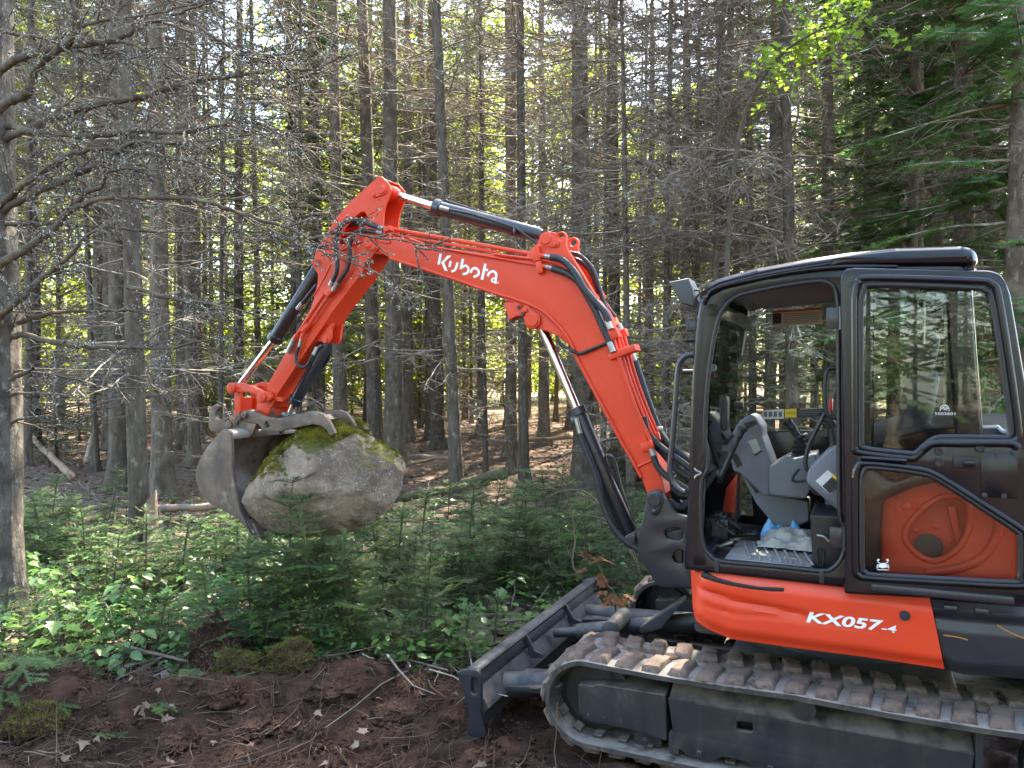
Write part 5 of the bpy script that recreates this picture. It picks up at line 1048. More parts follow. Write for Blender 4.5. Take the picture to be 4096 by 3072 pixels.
for k in range(112):
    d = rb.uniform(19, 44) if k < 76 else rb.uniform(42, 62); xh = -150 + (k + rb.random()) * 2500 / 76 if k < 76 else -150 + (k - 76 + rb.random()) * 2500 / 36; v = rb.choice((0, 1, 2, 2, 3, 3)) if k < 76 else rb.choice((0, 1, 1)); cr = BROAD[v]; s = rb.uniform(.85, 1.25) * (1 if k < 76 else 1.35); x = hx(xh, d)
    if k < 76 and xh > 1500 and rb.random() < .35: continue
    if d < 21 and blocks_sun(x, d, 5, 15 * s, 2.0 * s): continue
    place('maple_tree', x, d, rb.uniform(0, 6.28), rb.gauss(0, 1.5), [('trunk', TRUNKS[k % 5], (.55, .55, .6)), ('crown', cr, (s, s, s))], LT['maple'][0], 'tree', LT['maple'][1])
for (xh, d, v, s) in ((170, 17, 0, .8), (235, 21, 1, .8), (120, 14.5, 0, .6), (610, 22, 1, .9), (1380, 12.5, 0, .9), (1460, 14, 1, .8), (1440, 11.5, 0, .75), (1620, 11, 1, .8), (1700, 9.8, 0, .8), (1560, 10, 0, .7), (1010, 24, 1, 1), (440, 25, 1, 1), (760, 26, 1, .9)):
    cr = YOUNG[v]; x = hx(xh, d); place('young_fir', x, d, xh, 0, [('trunk', TRUNKS[v], (.2, .2, .15 * s if v == 0 else .21 * s)), ('crown', cr, (s, s, s))], 'young bushy fir growing between the trunks', 'tree', 'young firs between the trunks')
# the wood goes on behind the photographer (seen only as reflections in the cab glass)
for k in range(34):
    a = R_(-80 + k * 4.7); d = 13.5 + 2.5 * (k * 7 % 5); x, y = math.sin(a) * d + 1.5, -math.cos(a) * d + 1
    if k % 3: cr = GREEN[k // 2 % 2]; parts = [('trunk', TRUNKS[k % 5], (1, 1, .8)), ('crown', cr, (1, 1, 1))]
    else: cr = CROWN[k // 2 % 3]; parts = [('trunk', TRUNKS[k % 5], (1, 1, 1)), ('dead_branches', DEAD[k // 2 % 4], (1, 1, 1)), ('crown', cr, (.7, .7, 1))]
    place('spruce_tree', x, y, k, 0, parts, 'spruce standing behind the photographer, mirrored in the cab door glass', 'tree', 'spruces mirrored in the cab glass')

for k in range(26):
    a = R_(-62 + k * 3.6); d = 21 + 3.2 * (k * 3 % 4); x, y = math.sin(a) * d + .5, -math.cos(a) * d; v = k % 4
    cr = BROAD[v] if k % 2 else GREEN[k // 2 % 2]; s = 1.15
    place('maple_tree' if k % 2 else 'fir_tree', x, y, k, 0, [('trunk', TRUNKS[k % 5], (.6, .6, .55)), ('crown', cr, (s, s, s))], 'leafy maple far behind the photographer, mirrored in the cab door glass' if k % 2 else 'dense fir far behind the photographer, mirrored in the cab door glass', 'tree', 'maples mirrored in the cab glass' if k % 2 else 'firs mirrored in the cab glass')
# ------------------------------------------------------------------ BOULDER
BC = MM @ U3(q('A3', (1285, 1090))[0], -.03)
bd = (BC - CAMP); bdist = bd.dot(Vector((0, 1, 0)))
bo_px = q('A3', (548, 1270), (600, 1150), (700, 1000), (830, 850), (950, 730), (1080, 625), (1200, 582), (1370, 572), (1500, 578), (1620, 622), (1750, 740), (1880, 850), (1970, 945), (2018, 1030), (1992, 1160), (1940, 1290), (1830, 1440), (1740, 1520), (1550, 1570), (1380, 1600), (1200, 1595), (1000, 1600), (830, 1592), (760, 1570), (680, 1500), (600, 1420))
bo_w = [WD(px, py, BC.y) - BC for px, py in bo_px]; bth = np.array([math.atan2(v.z, v.x) for v in bo_w]); brr = np.array([math.hypot(v.x, v.z) for v in bo_w]); o_ = np.argsort(bth); bth, brr = bth[o_], brr[o_]
bm = bmesh.new(); bmesh.ops.create_icosphere(bm, subdivisions=6, radius=1)
for v in bm.verts:
    n = v.co.copy(); th = math.atan2(n.z, n.x); rho = math.hypot(n.x, n.z); R = float(np.interp(th, bth, brr, period=2 * math.pi))
    sq = rho ** .8
    p = Vector((math.cos(th) * R * sq, n.y * .46, math.sin(th) * R * sq))
    f = mnoise.fractal(n * 2.2, 1, 2, 4) * .05 + mnoise.noise(n * 9) * .008 + .010 * mnoise.noise(n * 15) + .006 * mnoise.noise(n * 30) + .004 * mnoise.noise(n * 55)
    f -= .045 * max(0, 1 - (n - Vector((-.12, -.93, -.30)).normalized()).length / .22) ** .6 + .03 * max(0, 1 - (n - Vector((.62, -.75, .02)).normalized()).length / .22)
    p = p + n * (f * (1 if abs(n.y) > .05 else .6))
    for (fx, fy, fz, hh) in ((-.55, -.75, .35, .385), (.35, -.85, .38, .42), (.75, -.55, -.1, .49), (-.35, -.8, -.5, .40), (.45, -.72, -.55, .43), (-.1, -.5, .86, .39)):
        fn = Vector((fx, fy, fz)).normalized(); e_ = fn.dot(p) - hh + .02 * mnoise.noise(p * 5)
        if e_ > 0: p = p - fn * (e_ * .8)
    v.co = p
me = bpy.data.meshes.new('boulder'); bm.to_mesh(me); bm.free(); me.polygons.foreach_set('use_smooth', [True] * len(me.polygons))
def stone_mat():
    m = M('granite', (.40, .295, .205), (.17, .125, .092), scale=3.2, thr=(.38, .60), rough=.95, bump=1, bscale=20, bdist=.05, c3=(.48, .42, .35), c3scale=55, c3thr=(.56, .7), spec=.3, detail=8)
    nt = m.node_tree; N = nt.nodes; b = N['Principled BSDF']; src = b.inputs['Base Color'].links[0].from_socket
    g = N.new('ShaderNodeNewGeometry'); sx = N.new('ShaderNodeSeparateXYZ'); lk(nt, g.outputs['Normal'], sx.inputs[0]); tc = N.new('ShaderNodeTexCoord')
    n = N.new('ShaderNodeTexNoise'); n.inputs['Scale'].default_value = 5; n.inputs['Detail'].default_value = 9; n.inputs['Roughness'].default_value = .7; lk(nt, tc.outputs['Object'], n.inputs[0])
    ad = N.new('ShaderNodeMath'); ad.operation = 'ADD'; lk(nt, sx.outputs[2], ad.inputs[0]); lk(nt, n.outputs[0], ad.inputs[1])
    r = N.new('ShaderNodeMapRange'); r.inputs[1].default_value = .94; r.inputs[2].default_value = 1.12; lk(nt, ad.outputs[0], r.inputs[0])
    mx = N.new('ShaderNodeMix'); mx.data_type = 'RGBA'; lk(nt, r.outputs[0], mx.inputs[0]); lk(nt, src, mx.inputs[6]); mx.inputs[7].default_value = (.11, .10, .028, 1); lk(nt, mx.outputs[2], b.inputs['Base Color']); return m
boulder = ob('boulder', me, stone_mat(), None, Matrix.Translation(BC)); tag(boulder, 'big rounded granite boulder with a mossy top gripped between bucket and thumb', 'boulder')
def mesh_pts(me, mw, n, g, cond):
    me.calc_loop_triangles(); nt_ = len(me.loop_triangles); tv = np.zeros(nt_ * 3, np.int32); me.loop_triangles.foreach_get('vertices', tv); tv = tv.reshape(-1, 3)
    co = np.zeros(len(me.vertices) * 3, np.float32); me.vertices.foreach_get('co', co); co = co.reshape(-1, 3); T = co[tv]; nr = np.cross(T[:, 1] - T[:, 0], T[:, 2] - T[:, 0]); ar = np.linalg.norm(nr, axis=1); nr /= ar[:, None] + 1e-12
    k = cond(T.mean(1), nr); ar = ar * k; i = g.choice(nt_, n, p=ar / ar.sum()); a = g.random((n, 2)); a[a.sum(1) > 1] = 1 - a[a.sum(1) > 1]
    P = T[i, 0] + (T[i, 1] - T[i, 0]) * a[:, :1] + (T[i, 2] - T[i, 0]) * a[:, 1:]; return P, nr[i]
g5 = np.random.default_rng(55)
def mosscond(c, n):
    nz = np.array([mnoise.noise(Vector(p) * 3.2) for p in c]); return np.clip((n[:, 2] - .58 + nz * .55) * 3, 0, 1) ** 1.3
P, Nn = mesh_pts(me, None, 22000, g5, mosscond)
def tufts(P, Nn, L, w, g):
    n = len(P); d = unit(Nn + g.normal(0, .55, (n, 3))); s = unit(np.cross(d, g.normal(0, 1, (n, 3)))) * (w / 2); l = (L * g.uniform(.5, 1.3, n))[:, None]; return np.stack([P - s - Nn * .003, P + s - Nn * .003, P + d * l], 1)
a = Acc(); a.tris(tufts(P, Nn, .024, .007, g5)); mo = ob('moss', a.mesh('moss', MOSS), None, boulder); mo['kind'] = 'stuff'

# ------------------------------------------------------------------ BIG TREE AT THE LEFT EDGE, with its dead limbs
ZM['T1'] = (0, 0, .6632); ZM['T4'] = (0, 1000, .8439)
HX, HD = hx(-8, 5.55), 5.55
hero = empty('spruce_tree', Matrix.Translation((HX, HD, gnd(HX, HD)))); tag(hero, 'thick rough-barked spruce with long lichen-covered dead limbs reaching over the excavator arm', 'tree')
HB = M('rough spruce bark', (.07, .057, .047), (.17, .148, .128), scale=14, rough=.95, bump=1, bscale=22, bdist=.05, stretch=(1, 1, .45), c3=(.32, .30, .26), c3scale=20, c3thr=(.58, .7), spec=.2)
tm = trunk_mesh(90); tm.materials.clear(); tm.materials.append(HB)
bm = bmesh.new(); bm.from_mesh(tm); bmesh.ops.delete(bm, geom=[v for v in bm.verts if v.co.z > 9], context='VERTS'); bmesh.ops.subdivide_edges(bm, edges=bm.edges[:], cuts=3, use_grid_fill=True)
for v in bm.verts:
    r = v.co.xy.length; 
    if r > .01: v.co.xy *= 1 + .05 * mnoise.noise(Vector((v.co.x * 14, v.co.y * 14, v.co.z * 6))) + .03 * mnoise.noise(Vector((v.co.x * 40, v.co.y * 40, v.co.z * 16)))
bm.to_mesh(tm); bm.free(); tm.polygons.foreach_set('use_smooth', [True] * len(tm.polygons))
ht = ob('trunk', tm, None, hero); ht.scale = (1.12, 1.12, 1); ht.rotation_euler = (0, R_(-.7), 0)
cr = CROWN[0]; c = ob('crown', cr, None, hero); c.scale = (.8, .8, 1)
c = ob('upper_trunk', TRUNKS[1], None, hero); c.scale = (.9, .9, 1)
gl = np.random.default_rng(77); HO = np.array([HX, HD, gnd(HX, HD)])
def limb(t, pts, w0, d0, d1, tw=13, w1=None, twl=(.12, .55), root=True, down=.0):
    L = len(pts); pp = q(t, *pts); W3 = []
    if root: pp = [(-10, pp[0][1] + 30)] + pp; 
    n = len(pp)
    for i, p in enumerate(pp): W3.append(WD(p[0], p[1], d0 + (d1 - d0) * i / (n - 1) + (.04 * math.sin(i * 2.3))))
    P = np.array([list(v) for v in spl(W3, 5)]) - HO; P += gl.normal(0, .004, P.shape); s = ZM[t][2]; r0 = 1.25 * w0 * s / 2 / FPX * d0; r1 = (w1 if w1 else w0 * .3) * s / 2 / FPX * d1; a = Acc(); li = Acc()
    rr = np.linspace(r0, max(r1, .0035), len(P)) * (1 + gl.normal(0, .06, len(P))); a.tube(P, rr, 7)
    seg = np.linalg.norm(np.diff(P, axis=0), axis=1); cum = np.concatenate([[0], np.cumsum(seg)]); tot = cum[-1]; allp = [(P, rr)]
    for k in range(int(tot * tw)):
        u = gl.uniform(.08, 1) * tot; i = min(len(P) - 2, np.searchsorted(cum, u) - 1 if u > 0 else 0); i = max(0, i); p = P[i] + (P[i + 1] - P[i]) * ((u - cum[i]) / max(seg[i], 1e-6)); ax = unit(P[i + 1] - P[i])
        d2 = unit(ax * gl.uniform(.3, 1.0) + gl.normal(0, .55, 3) * np.array([1, .8, .9]) + np.array([.1, -.05, -.18 - down])); l2 = gl.uniform(*twl) * (1.1 - .4 * u / tot)
        Q = wander(p, d2, l2, 5, .16, -.02, gl); a.tube(Q, np.linspace(.0068, .003, 6), 4); allp.append((Q, np.full(6, .004)))
        for m in range(gl.integers(2, 6)):
            j = gl.integers(1, 5); S = wander(Q[j], unit(unit(Q[j] - Q[j - 1]) * .6 + gl.normal(0, .6, 3)), l2 * gl.uniform(.2, .5), 3, .15, -.03, gl); a.tube(S, np.linspace(.0042, .0024, 4), 3); allp.append((S, np.full(4, .003)))
    for (Q, r) in allp:
        m = int(np.linalg.norm(np.diff(Q, axis=0), axis=1).sum() * 70) + 1; i = gl.integers(0, len(Q) - 1, m); t_ = gl.random(m)[:, None]; B = Q[i] + (Q[i + 1] - Q[i]) * t_; nn = unit(gl.normal(0, 1, (m, 3))); B = B + nn * (np.asarray(r)[i] * .9)[:, None]; sz = gl.uniform(.004, .011, m)[:, None]
        x1 = unit(np.cross(nn, gl.normal(0, 1, (m, 3)))); li.tris(np.stack([B - x1 * sz * .6, B + x1 * sz * .6, B + nn * sz * 1.3 + np.array([0, 0, -.003])], 1))
    o = ob('limb', a.mesh('limb', LIMB, True), None, hero); l_ = ob('lichen', li.mesh('lichen', LICHEN), None, o); l_['kind'] = 'stuff'; return o
limb('T1', ((30, 400), (120, 350), (250, 310), (400, 280), (560, 265), (700, 240), (800, 195), (900, 140), (1000, 110), (1120, 60), (1300, 5)), 42, 5.4, 4.7)
limb('T1', ((60, 610), (160, 565), (190, 480), (230, 400), (340, 310), (420, 250), (480, 175), (445, 60), (430, -40)), 46, 5.4, 4.9, w1=26)
limb('T1', ((20, 850), (120, 800), (300, 720), (480, 660), (640, 620), (800, 595), (960, 550), (1100, 510), (1250, 475), (1400, 460), (1550, 440), (1700, 415), (1900, 415), (2000, 370), (2130, 325)), 38, 5.5, 5.0, w1=12, root=True)
limb('T1', ((40, 760), (180, 790), (350, 810), (550, 820), (750, 795), (900, 790), (1060, 800), (1250, 770), (1420, 730), (1600, 760), (1800, 830)), 34, 5.5, 4.9)
limb('T1', ((60, 1190), (160, 1090), (330, 990), (450, 920), (600, 900), (720, 905), (900, 930), (1100, 970), (1350, 1040)), 40, 5.4, 5.0, w1=8)
limb('T1', ((0, 1290), (200, 1170), (400, 1085), (560, 1010), (690, 925), (770, 870), (840, 850), (960, 860), (1100, 870), (1350, 830), (1650, 800)), 36, 5.5, 4.8, w1=8)
limb('T1', ((30, 1580), (200, 1480), (330, 1370), (430, 1260), (520, 1160), (620, 1130), (640, 1050), (720, 1020), (880, 1020)), 44, 5.4, 4.9, w1=10)
limb('T1', ((420, 1270), (500, 1230), (650, 1190), (850, 1190), (1050, 1190), (1250, 1220), (1400, 1270), (1550, 1320), (1750, 1380), (1880, 1440), (2000, 1410), (2111, 1408), (2200, 1420), (2330, 1440), (2450, 1450), (2560, 1500)), 26, 5.1, 4.75, w1=7, root=False, tw=11)
limb('A1', ((-350, 720), (0, 920), (200, 950), (370, 960), (550, 1050), (740, 1110)), 16, 4.85, 4.7, root=False, tw=14, twl=(.08, .3))
limb('A1', ((60, 930), (250, 990), (370, 1040), (560, 1110), (740, 1180), (960, 1280), (1130, 1420), (1280, 1590)), 14, 4.85, 4.65, root=False, tw=12, twl=(.08, .3))
limb('T1', ((-20, 1360), (200, 1350), (440, 1360), (650, 1370), (900, 1395), (1100, 1400), (1300, 1400), (1500, 1395), (1700, 1420)), 22, 5.5, 5.2, w1=6)
limb('T4', ((0, 310), (100, 230), (200, 130), (330, 30), (400, -60), (520, -120)), 34, 5.4, 5.0)
limb('T4', ((95, 405), (250, 435), (400, 460), (600, 460), (800, 465), (950, 430), (1120, 410)), 26, 5.5, 5.0, w1=8, tw=8)
limb('T4', ((90, 345), (200, 310), (330, 290), (500, 290), (620, 285), (760, 300)), 22, 5.5, 5.3, w1=7, tw=8)
limb('T4', ((600, 175), (850, 235), (1000, 255), (1185, 300), (1300, 340)), 18, 5.3, 5.0, root=False, tw=10)
limb('T4', ((95, 575), (300, 600), (450, 640), (600, 660)), 12, 5.5, 5.4, tw=9)
limb('T4', ((80, 680), (250, 685), (345, 692)), 17, 5.5, 5.3, tw=2); limb('T4', ((75, 600), (155, 565)), 26, 5.5, 5.35, tw=0, w1=16); limb('T4', ((90, 808), (160, 790), (250, 785)), 14, 5.5, 5.3, tw=3)
limb('T1', ((-20, 180), (100, 210), (250, 230), (420, 290), (600, 340), (800, 380), (1000, 440)), 22, 5.5, 5.1, w1=6)
limb('T1', ((700, 245), (850, 290), (980, 370), (1060, 440), (1150, 480), (1300, 600), (1500, 700), (1700, 820)), 16, 4.95, 4.8, root=False)
limb('T1', ((980, 120), (1150, 140), (1280, 220), (1420, 290), (1560, 330), (1700, 350)), 20, 4.8, 4.75, root=False)
limb('T1', ((500, 150), (700, 110), (900, 85), (1150, 30), (1300, 0)), 18, 4.9, 4.8, root=False)
limb('T1', ((1240, 480), (1330, 370), (1450, 330), (1690, 390), (1720, 200), (1700, 80)), 14, 4.9, 4.9, root=False)

# ------------------------------------------------------------------ FIR SAPLINGS
def sapling(seed, h, rich=1.):
    g = np.random.default_rng(seed); f = Acc(); w = Acc(); P = wander((0, 0, -.03), (g.normal(0, .06), g.normal(0, .06), 1), h + .03, 6, .04, .08, g); w.tube(P, np.linspace(.006 + .006 * h, .002, 7), 5)
    nw = max(4, int(h / .10))
    for k in range(nw):
        t = (k + .6) / nw; z = t * 6; i = min(5, int(z)); p = P[i] + (P[i + 1] - P[i]) * (z - i); L = (.13 + .40 * h ** .5 * (1 - t) ** .8) * g.uniform(.6, 1.15)
        if t < .15: L *= .7
        nb = g.integers(3, 6); a0 = g.uniform(0, 6.28)
        for b in range(nb):
            az = a0 + b * 6.28 / nb + g.normal(0, .25); spray(f, w, p, (np.cos(az), np.sin(az), -.02 + .3 * t ** 2), L * g.uniform(.7, 1.15), g, nl=.020, nw=.0052, st=.0062, twigs=max(2, int(L / .055)), up=.02, sub=L > .3)
    for b in range(4): spray(f, w, P[5], (np.cos(b * 1.57 + .4), np.sin(b * 1.57 + .4), .5), .07 + .10 * h, g, nl=.02, nw=.0052, st=.006, twigs=2, sub=False)
    needles(f, P[3:], .02, .005, .005, g); needles(f, P[4:], .02, .005, .005, g, np.array([1., 0, 0]))
    return f.mesh('foliage', NEEDLE), w.mesh('stem', STEM)
SAP = [sapling(200 + k, h) for k, h in enumerate((.38, .5, .62, .75, .9, 1.1, .45, .68))]; SAPH = (.38, .5, .62, .75, .9, 1.1, .45, .68)
rs = random.Random(3); nsap = 0; sps = []
def put_sap(k, x, y, s, rz, label='little balsam fir sapling in the undergrowth behind the dirt', group='fir saplings in the undergrowth', z=None):
    f, w = SAP[k]; e = empty('fir_sapling', Matrix.Translation((x, y, gnd(x, y) - .01)) @ Matrix.Rotation(rs.gauss(0, .07), 4, 'X') @ Matrix.Rotation(rs.gauss(0, .07), 4, 'Y') @ Matrix.Rotation(rz, 4, 'Z') @ Matrix.Scale(s, 4)); tag(e, label, 'sapling', group); ob('stem', w, None, e); ob('foliage', f, None, e)
def free(x, y):
    m = MI @ Vector((x, y, 0)); return not (abs(m.y) < 1.12 and -1.6 < m.x < 1.95)
DIP = Vector((WD(1500, 2600, 5.1).x, 5.15))                       # bare hollow in the undergrowth
tr_ = 0
while nsap < 165 and tr_ < 6000:
    tr_ += 1; y = 4.7 + 5.2 * rs.random() ** 1.25; xh = rs.uniform(-420, 1500); x = hx(xh, y); e_ = edge(x)
    if y < e_ + .15 or not free(x, y): continue
    if xh < 560 and y < 7 and rs.random() < .72: continue
    if (x - DIP.x) ** 2 * 2 + (y - DIP.y) ** 2 < .12: continue
    if y > 7.5 and rs.random() < .35: continue
    if min([(x - a) ** 2 + (y - b) ** 2 for a, b in sps] or [9]) < .04 or mnoise.noise(Vector((x * .8, y * .8, 5))) < rs.uniform(-.35, .25): continue
    sps.append((x, y)); nsap += 1
    k = rs.choice((0, 0, 1, 2, 3, 4, 6, 6, 7)) if y < 6.5 else rs.choice((0, 1, 2, 3, 6)); zn = 'beyond the big rough-barked spruce' if xh < -10 else 'beside the big rough-barked spruce' if xh < 480 else 'under and around the held boulder' if xh < 920 else 'between the boulder and the dozer blade' if xh < 1250 else 'beyond the dozer blade'; sz_ = 'low' if SAPH[k] < .55 else 'knee-high'; put_sap(k, x, y, rs.uniform(.8, 1.15), rs.uniform(0, 6.28), f'{sz_} balsam fir sapling in the undergrowth {zn}', f'{sz_} fir saplings {zn}')
for px, d, k, s in ((1150, 4.9, 5, 1.12), (1290, 4.95, 5, 1.0), (1400, 5.0, 4, .95), (1010, 5.05, 4, .9), (1700, 5.05, 3, 1), (560, 6.3, 4, .9), (2010, 6.6, 5, 1.0), (1860, 5.9, 5, .95), (2330, 6.3, 4, 1), (450, 6.0, 4, .8)):
    put_sap(k, WD(px, 1500, d).x, d, s, px, 'tall fir sapling rising above the others around the boulder', 'tall fir saplings')
# fir boughs lying at the left edge of the dirt
gb = np.random.default_rng(8)
for k, (px, py, d, az, L) in enumerate(((60, 2700, 4.35, .3, .42), (150, 2760, 4.25, -.8, .4), (340, 2600, 4.7, -.5, .45), (-20, 2800, 4.1, .1, .4), (430, 2640, 4.65, -1.1, .35), (90, 2650, 4.6, .9, .4), (700, 2870, 4.0, .2, .22), (300, 2900, 3.95, .5, .2), (1050, 2800, 4.25, 1.2, .16), (820, 2780, 4.3, -.4, .18), (480, 2960, 3.8, .2, .16), (240, 2700, 4.4, .0, .3), (1400, 2760, 4.4, -.8, .14))):
    f = Acc(); w = Acc(); spray(f, w, (0, 0, 0), (math.cos(az), math.sin(az), -.15), L, gb, twigs=8, sub=True); p = WD(px, py, d); z = gnd(p.x, p.y) + (.09 if k < 6 else .04)
    e = empty('fir_bough', Matrix.Translation((p.x - .15, p.y, z))); tag(e, 'torn-off fir bough lying on the edge of the bare dirt', 'branch', 'fir boughs lying on the dirt'); ob('foliage', f.mesh('foliage', NEEDLE), None, e); ob('stem', w.mesh('stem', STEM), None, e)
# browned fir bough hanging by the blade
f = Acc(); w = Acc(); 
for (c0, c1, L) in (((1300, 130), (920, 100), .22), ((1010, 60), (990, 20), .1), ((1000, 130), (960, 170), .1), ((1110, 150), (1110, 280), .2), ((1180, 290), (1070, 350), .18), ((1200, 320), (1150, 440), .2), ((1260, 320), (1300, 440), .2), ((1260, 320), (1380, 360), .2), ((1180, 300), (1230, 400), .2), ((1290, 350), (1250, 430), .16)):
    a_ = np.array(WD(*q('z5', c0)[0], 4.95)); b_ = np.array(WD(*q('z5', c1)[0], 4.9)); spray(f, w, a_, b_ - a_, max(np.linalg.norm(b_ - a_), .08), gb, nl=.018, nw=.0055, st=.006, twigs=3, sub=False)
gx, gy_ = WD(*q('z5', (1180, 300))[0], 4.95).x, 4.95
w.tube(np.array([list(v) for v in spl([Vector((gx + .1, gy_ + .02, gnd(gx, gy_) - .02))] + [WD(*p, 4.95) for p in q('z5', (1230, 520), (1210, 320), (1150, 250), (1090, 100), (1050, 60))], 5)]), .006, 5)
e = empty('dead_fir_branch', Matrix()); tag(e, 'rust-brown dead fir branch drooping beside the far end of the dozer blade', 'branch'); ob('foliage', f.mesh('foliage', ORNEED), None, e); ob('stem', w.mesh('stem', STEM), None, e)

# ------------------------------------------------------------------ BROADLEAF UNDERGROWTH
MLF = np.array([(0, 0), (.12, .02), (.42, .10), (.31, .27), (.56, .50), (.27, .52), (.2, .66), (0, 1.0), (-.2, .66), (-.27, .52), (-.56, .50), (-.31, .27), (-.42, .10), (-.12, .02)])
OVL = np.array([(0, 0), (.2, .1), (.33, .3), (.34, .5), (.22, .78), (0, 1), (-.22, .78), (-.34, .5), (-.33, .3), (-.2, .1)])
def leaves(acc, p, d, nr, size, shape, g, curl=.12):
    m = len(p); sd = unit(np.cross(d, nr)); nr = np.cross(sd, d); k = len(shape); u = shape[:, 0][None, :, None]; v = shape[:, 1][None, :, None]; s = size[:, None, None]
    O = p[:, None] + s * (sd[:, None] * u + d[:, None] * v + nr[:, None] * (np.abs(u) * .25 - curl * v * v)); C = p[:, None] + s * (d[:, None] * .42 - nr[:, None] * curl * .15)
    V = np.concatenate([O, C], 1); base = (np.arange(m) * (k + 1))[:, None, None]; i = np.arange(k); Fc = np.stack([i, (i + 1) % k, np.full(k, k)], -1)[None] + base; acc.add(V.reshape(-1, 3), Fc.reshape(-1, 3))
gg = np.random.default_rng(31)
def plant(h, n, size, g, shape):
    a = Acc(); w = Acc(); P = wander((0, 0, -.02), (g.normal(0, .2), g.normal(0, .2), 1), h, 4, .1, .05, g); w.tube(P, np.linspace(.004, .002, 5), 4); az = g.uniform(0, 6.28) + np.arange(n) * 2.4; zz = g.uniform(.45, 1, n); zz[-2:] = 1
    B = np.stack([np.interp(zz * 4, np.arange(5), P[:, c]) for c in range(3)], -1); d = np.stack([np.cos(az), np.sin(az), g.uniform(-.1, .35, n)], -1); d = unit(d); tipb = B + d * (size * .7)
    for b, t in zip(B, tipb): w.tube(np.array([b, (b + t) / 2 + [0, 0, .01], t]), .0016, 3)
    leaves(a, tipb, unit(d + np.array([0, 0, -.35])), np.tile([0, 0, 1.], (n, 1)) + g.normal(0, .18, (n, 3)), size * g.uniform(.75, 1.2, n), shape, g); return a.mesh('leaves', LEAF), w.mesh('stem', STEM)
HOB = [plant(h, n, s, gg, sh) for h, n, s, sh in ((.36, 13, .085, MLF), (.28, 12, .07, MLF), (.45, 16, .085, MLF), (.26, 13, .065, OVL), (.38, 15, .075, OVL), (.2, 10, .06, MLF))]
rp = random.Random(21); nh = 0; tr_ = 0
while nh < 235 and tr_ < 5000:
    tr_ += 1; y = 4.6 + 3.8 * rp.random() ** 1.2; xh = rp.uniform(-400, 1420); x = hx(xh, y)
    if xh > 600 and rp.random() < .66: continue
    if y < edge(x) + .05 or not free(x, y): continue
    nh += 1; k = rp.randrange(6); l_, w_ = HOB[k]; e = empty('leafy_seedling', Matrix.Translation((x, y, gnd(x, y) - .01)) @ Matrix.Rotation(rp.uniform(0, 6.28), 4, 'Z') @ Matrix.Scale(rp.uniform(.75, 1.25), 4))
    lf = 'lobed' if k in (0, 1, 2, 5) else 'oval'; zn = 'beyond the big rough-barked spruce' if xh < -10 else 'beside the big rough-barked spruce' if xh < 480 else 'under the held boulder' if xh < 920 else 'near the dozer blade'; tag(e, f'seedling with broad {lf} leaves in the undergrowth {zn}', 'plant', f'{lf}-leaf seedlings {zn}'); ob('leaves', l_, None, e); ob('stem', w_, None, e)
def scatter_xy(n, lo, hi, xa, xb, g, pw=1.3):
    y = lo + (hi - lo) * g.random(n) ** pw; xh = g.uniform(xa, xb, n); x = (xh * 1.8517 - 2048) / 3000 * y; return x, y
x, y = scatter_xy(19000, 4.6, 13, -420, 1600, gg, 1.2); k = np.array([yy > edge(xx) + .02 and free(xx, yy) for xx, yy in zip(x, y)]); x, y = x[k], y[k]
cl = np.array([mnoise.noise(Vector((a * .9, b * .9, 3))) for a, b in zip(x, y)]); dens = np.clip(.75 + cl * 1.2, .05, 1) * np.clip(1.35 - (y - 5) / 6, .12, 1); k = gg.random(len(x)) < dens; x, y = x[k], y[k]; n = len(x)
z = np.array([gnd(a, b) for a, b in zip(x, y)]) + gg.uniform(.02, .20, n); d = gg.normal(0, 1, (n, 3)); d[:, 2] = gg.normal(-.1, .25, n); d = unit(d)
a = Acc(); leaves(a, np.stack([x, y, z], -1), d, np.tile([0, 0, 1.], (n, 1)) + gg.normal(0, .25, (n, 3)), gg.uniform(.03, .075, n), OVL, gg); o = ob('ground_cover', a.mesh('ground_cover', LEAF), None); tag(o, 'low carpet of small green leaves between the saplings', 'ground cover', kind='stuff')
# leaf litter on the forest floor and bits on the dirt
x, y = scatter_xy(17500, 4.6, 18, -450, 2300, gg, 1.35); k = np.array([free(a, b) and b > edge(a) + .12 for a, b in zip(x, y)]); x, y = x[k], y[k]; n = len(x); z = np.array([gnd(a, b) for a, b in zip(x, y)]) + gg.uniform(.004, .03, n)
d = gg.normal(0, 1, (n, 3)); d[:, 2] *= .3; a = Acc(); leaves(a, np.stack([x, y, z], -1), unit(d), np.tile([0, 0, 1.], (n, 1)) + gg.normal(0, .5, (n, 3)), gg.uniform(.04, .09, n), OVL, gg, .3)
x, y = scatter_xy(50, 3.5, 4.9, 0, 1150, gg, 1); k = np.array([free(a_, b_) for a_, b_ in zip(x, y)]); x, y = x[k], y[k]; n = len(x); z = np.array([gnd(a_, b_) for a_, b_ in zip(x, y)]) + .035; d = gg.normal(0, 1, (n, 3)); d[:, 2] *= .3; leaves(a, np.stack([x, y, z], -1), unit(d), np.tile([0, 0, 1.], (n, 1)) + gg.normal(0, .5, (n, 3)), gg.uniform(.03, .075, n), MLF, gg, .35)
o = ob('leaf_litter', a.mesh('leaf_litter', DEADLEAF), None); tag(o, 'brown fallen leaves littering the forest floor', 'leaf litter', kind='stuff')
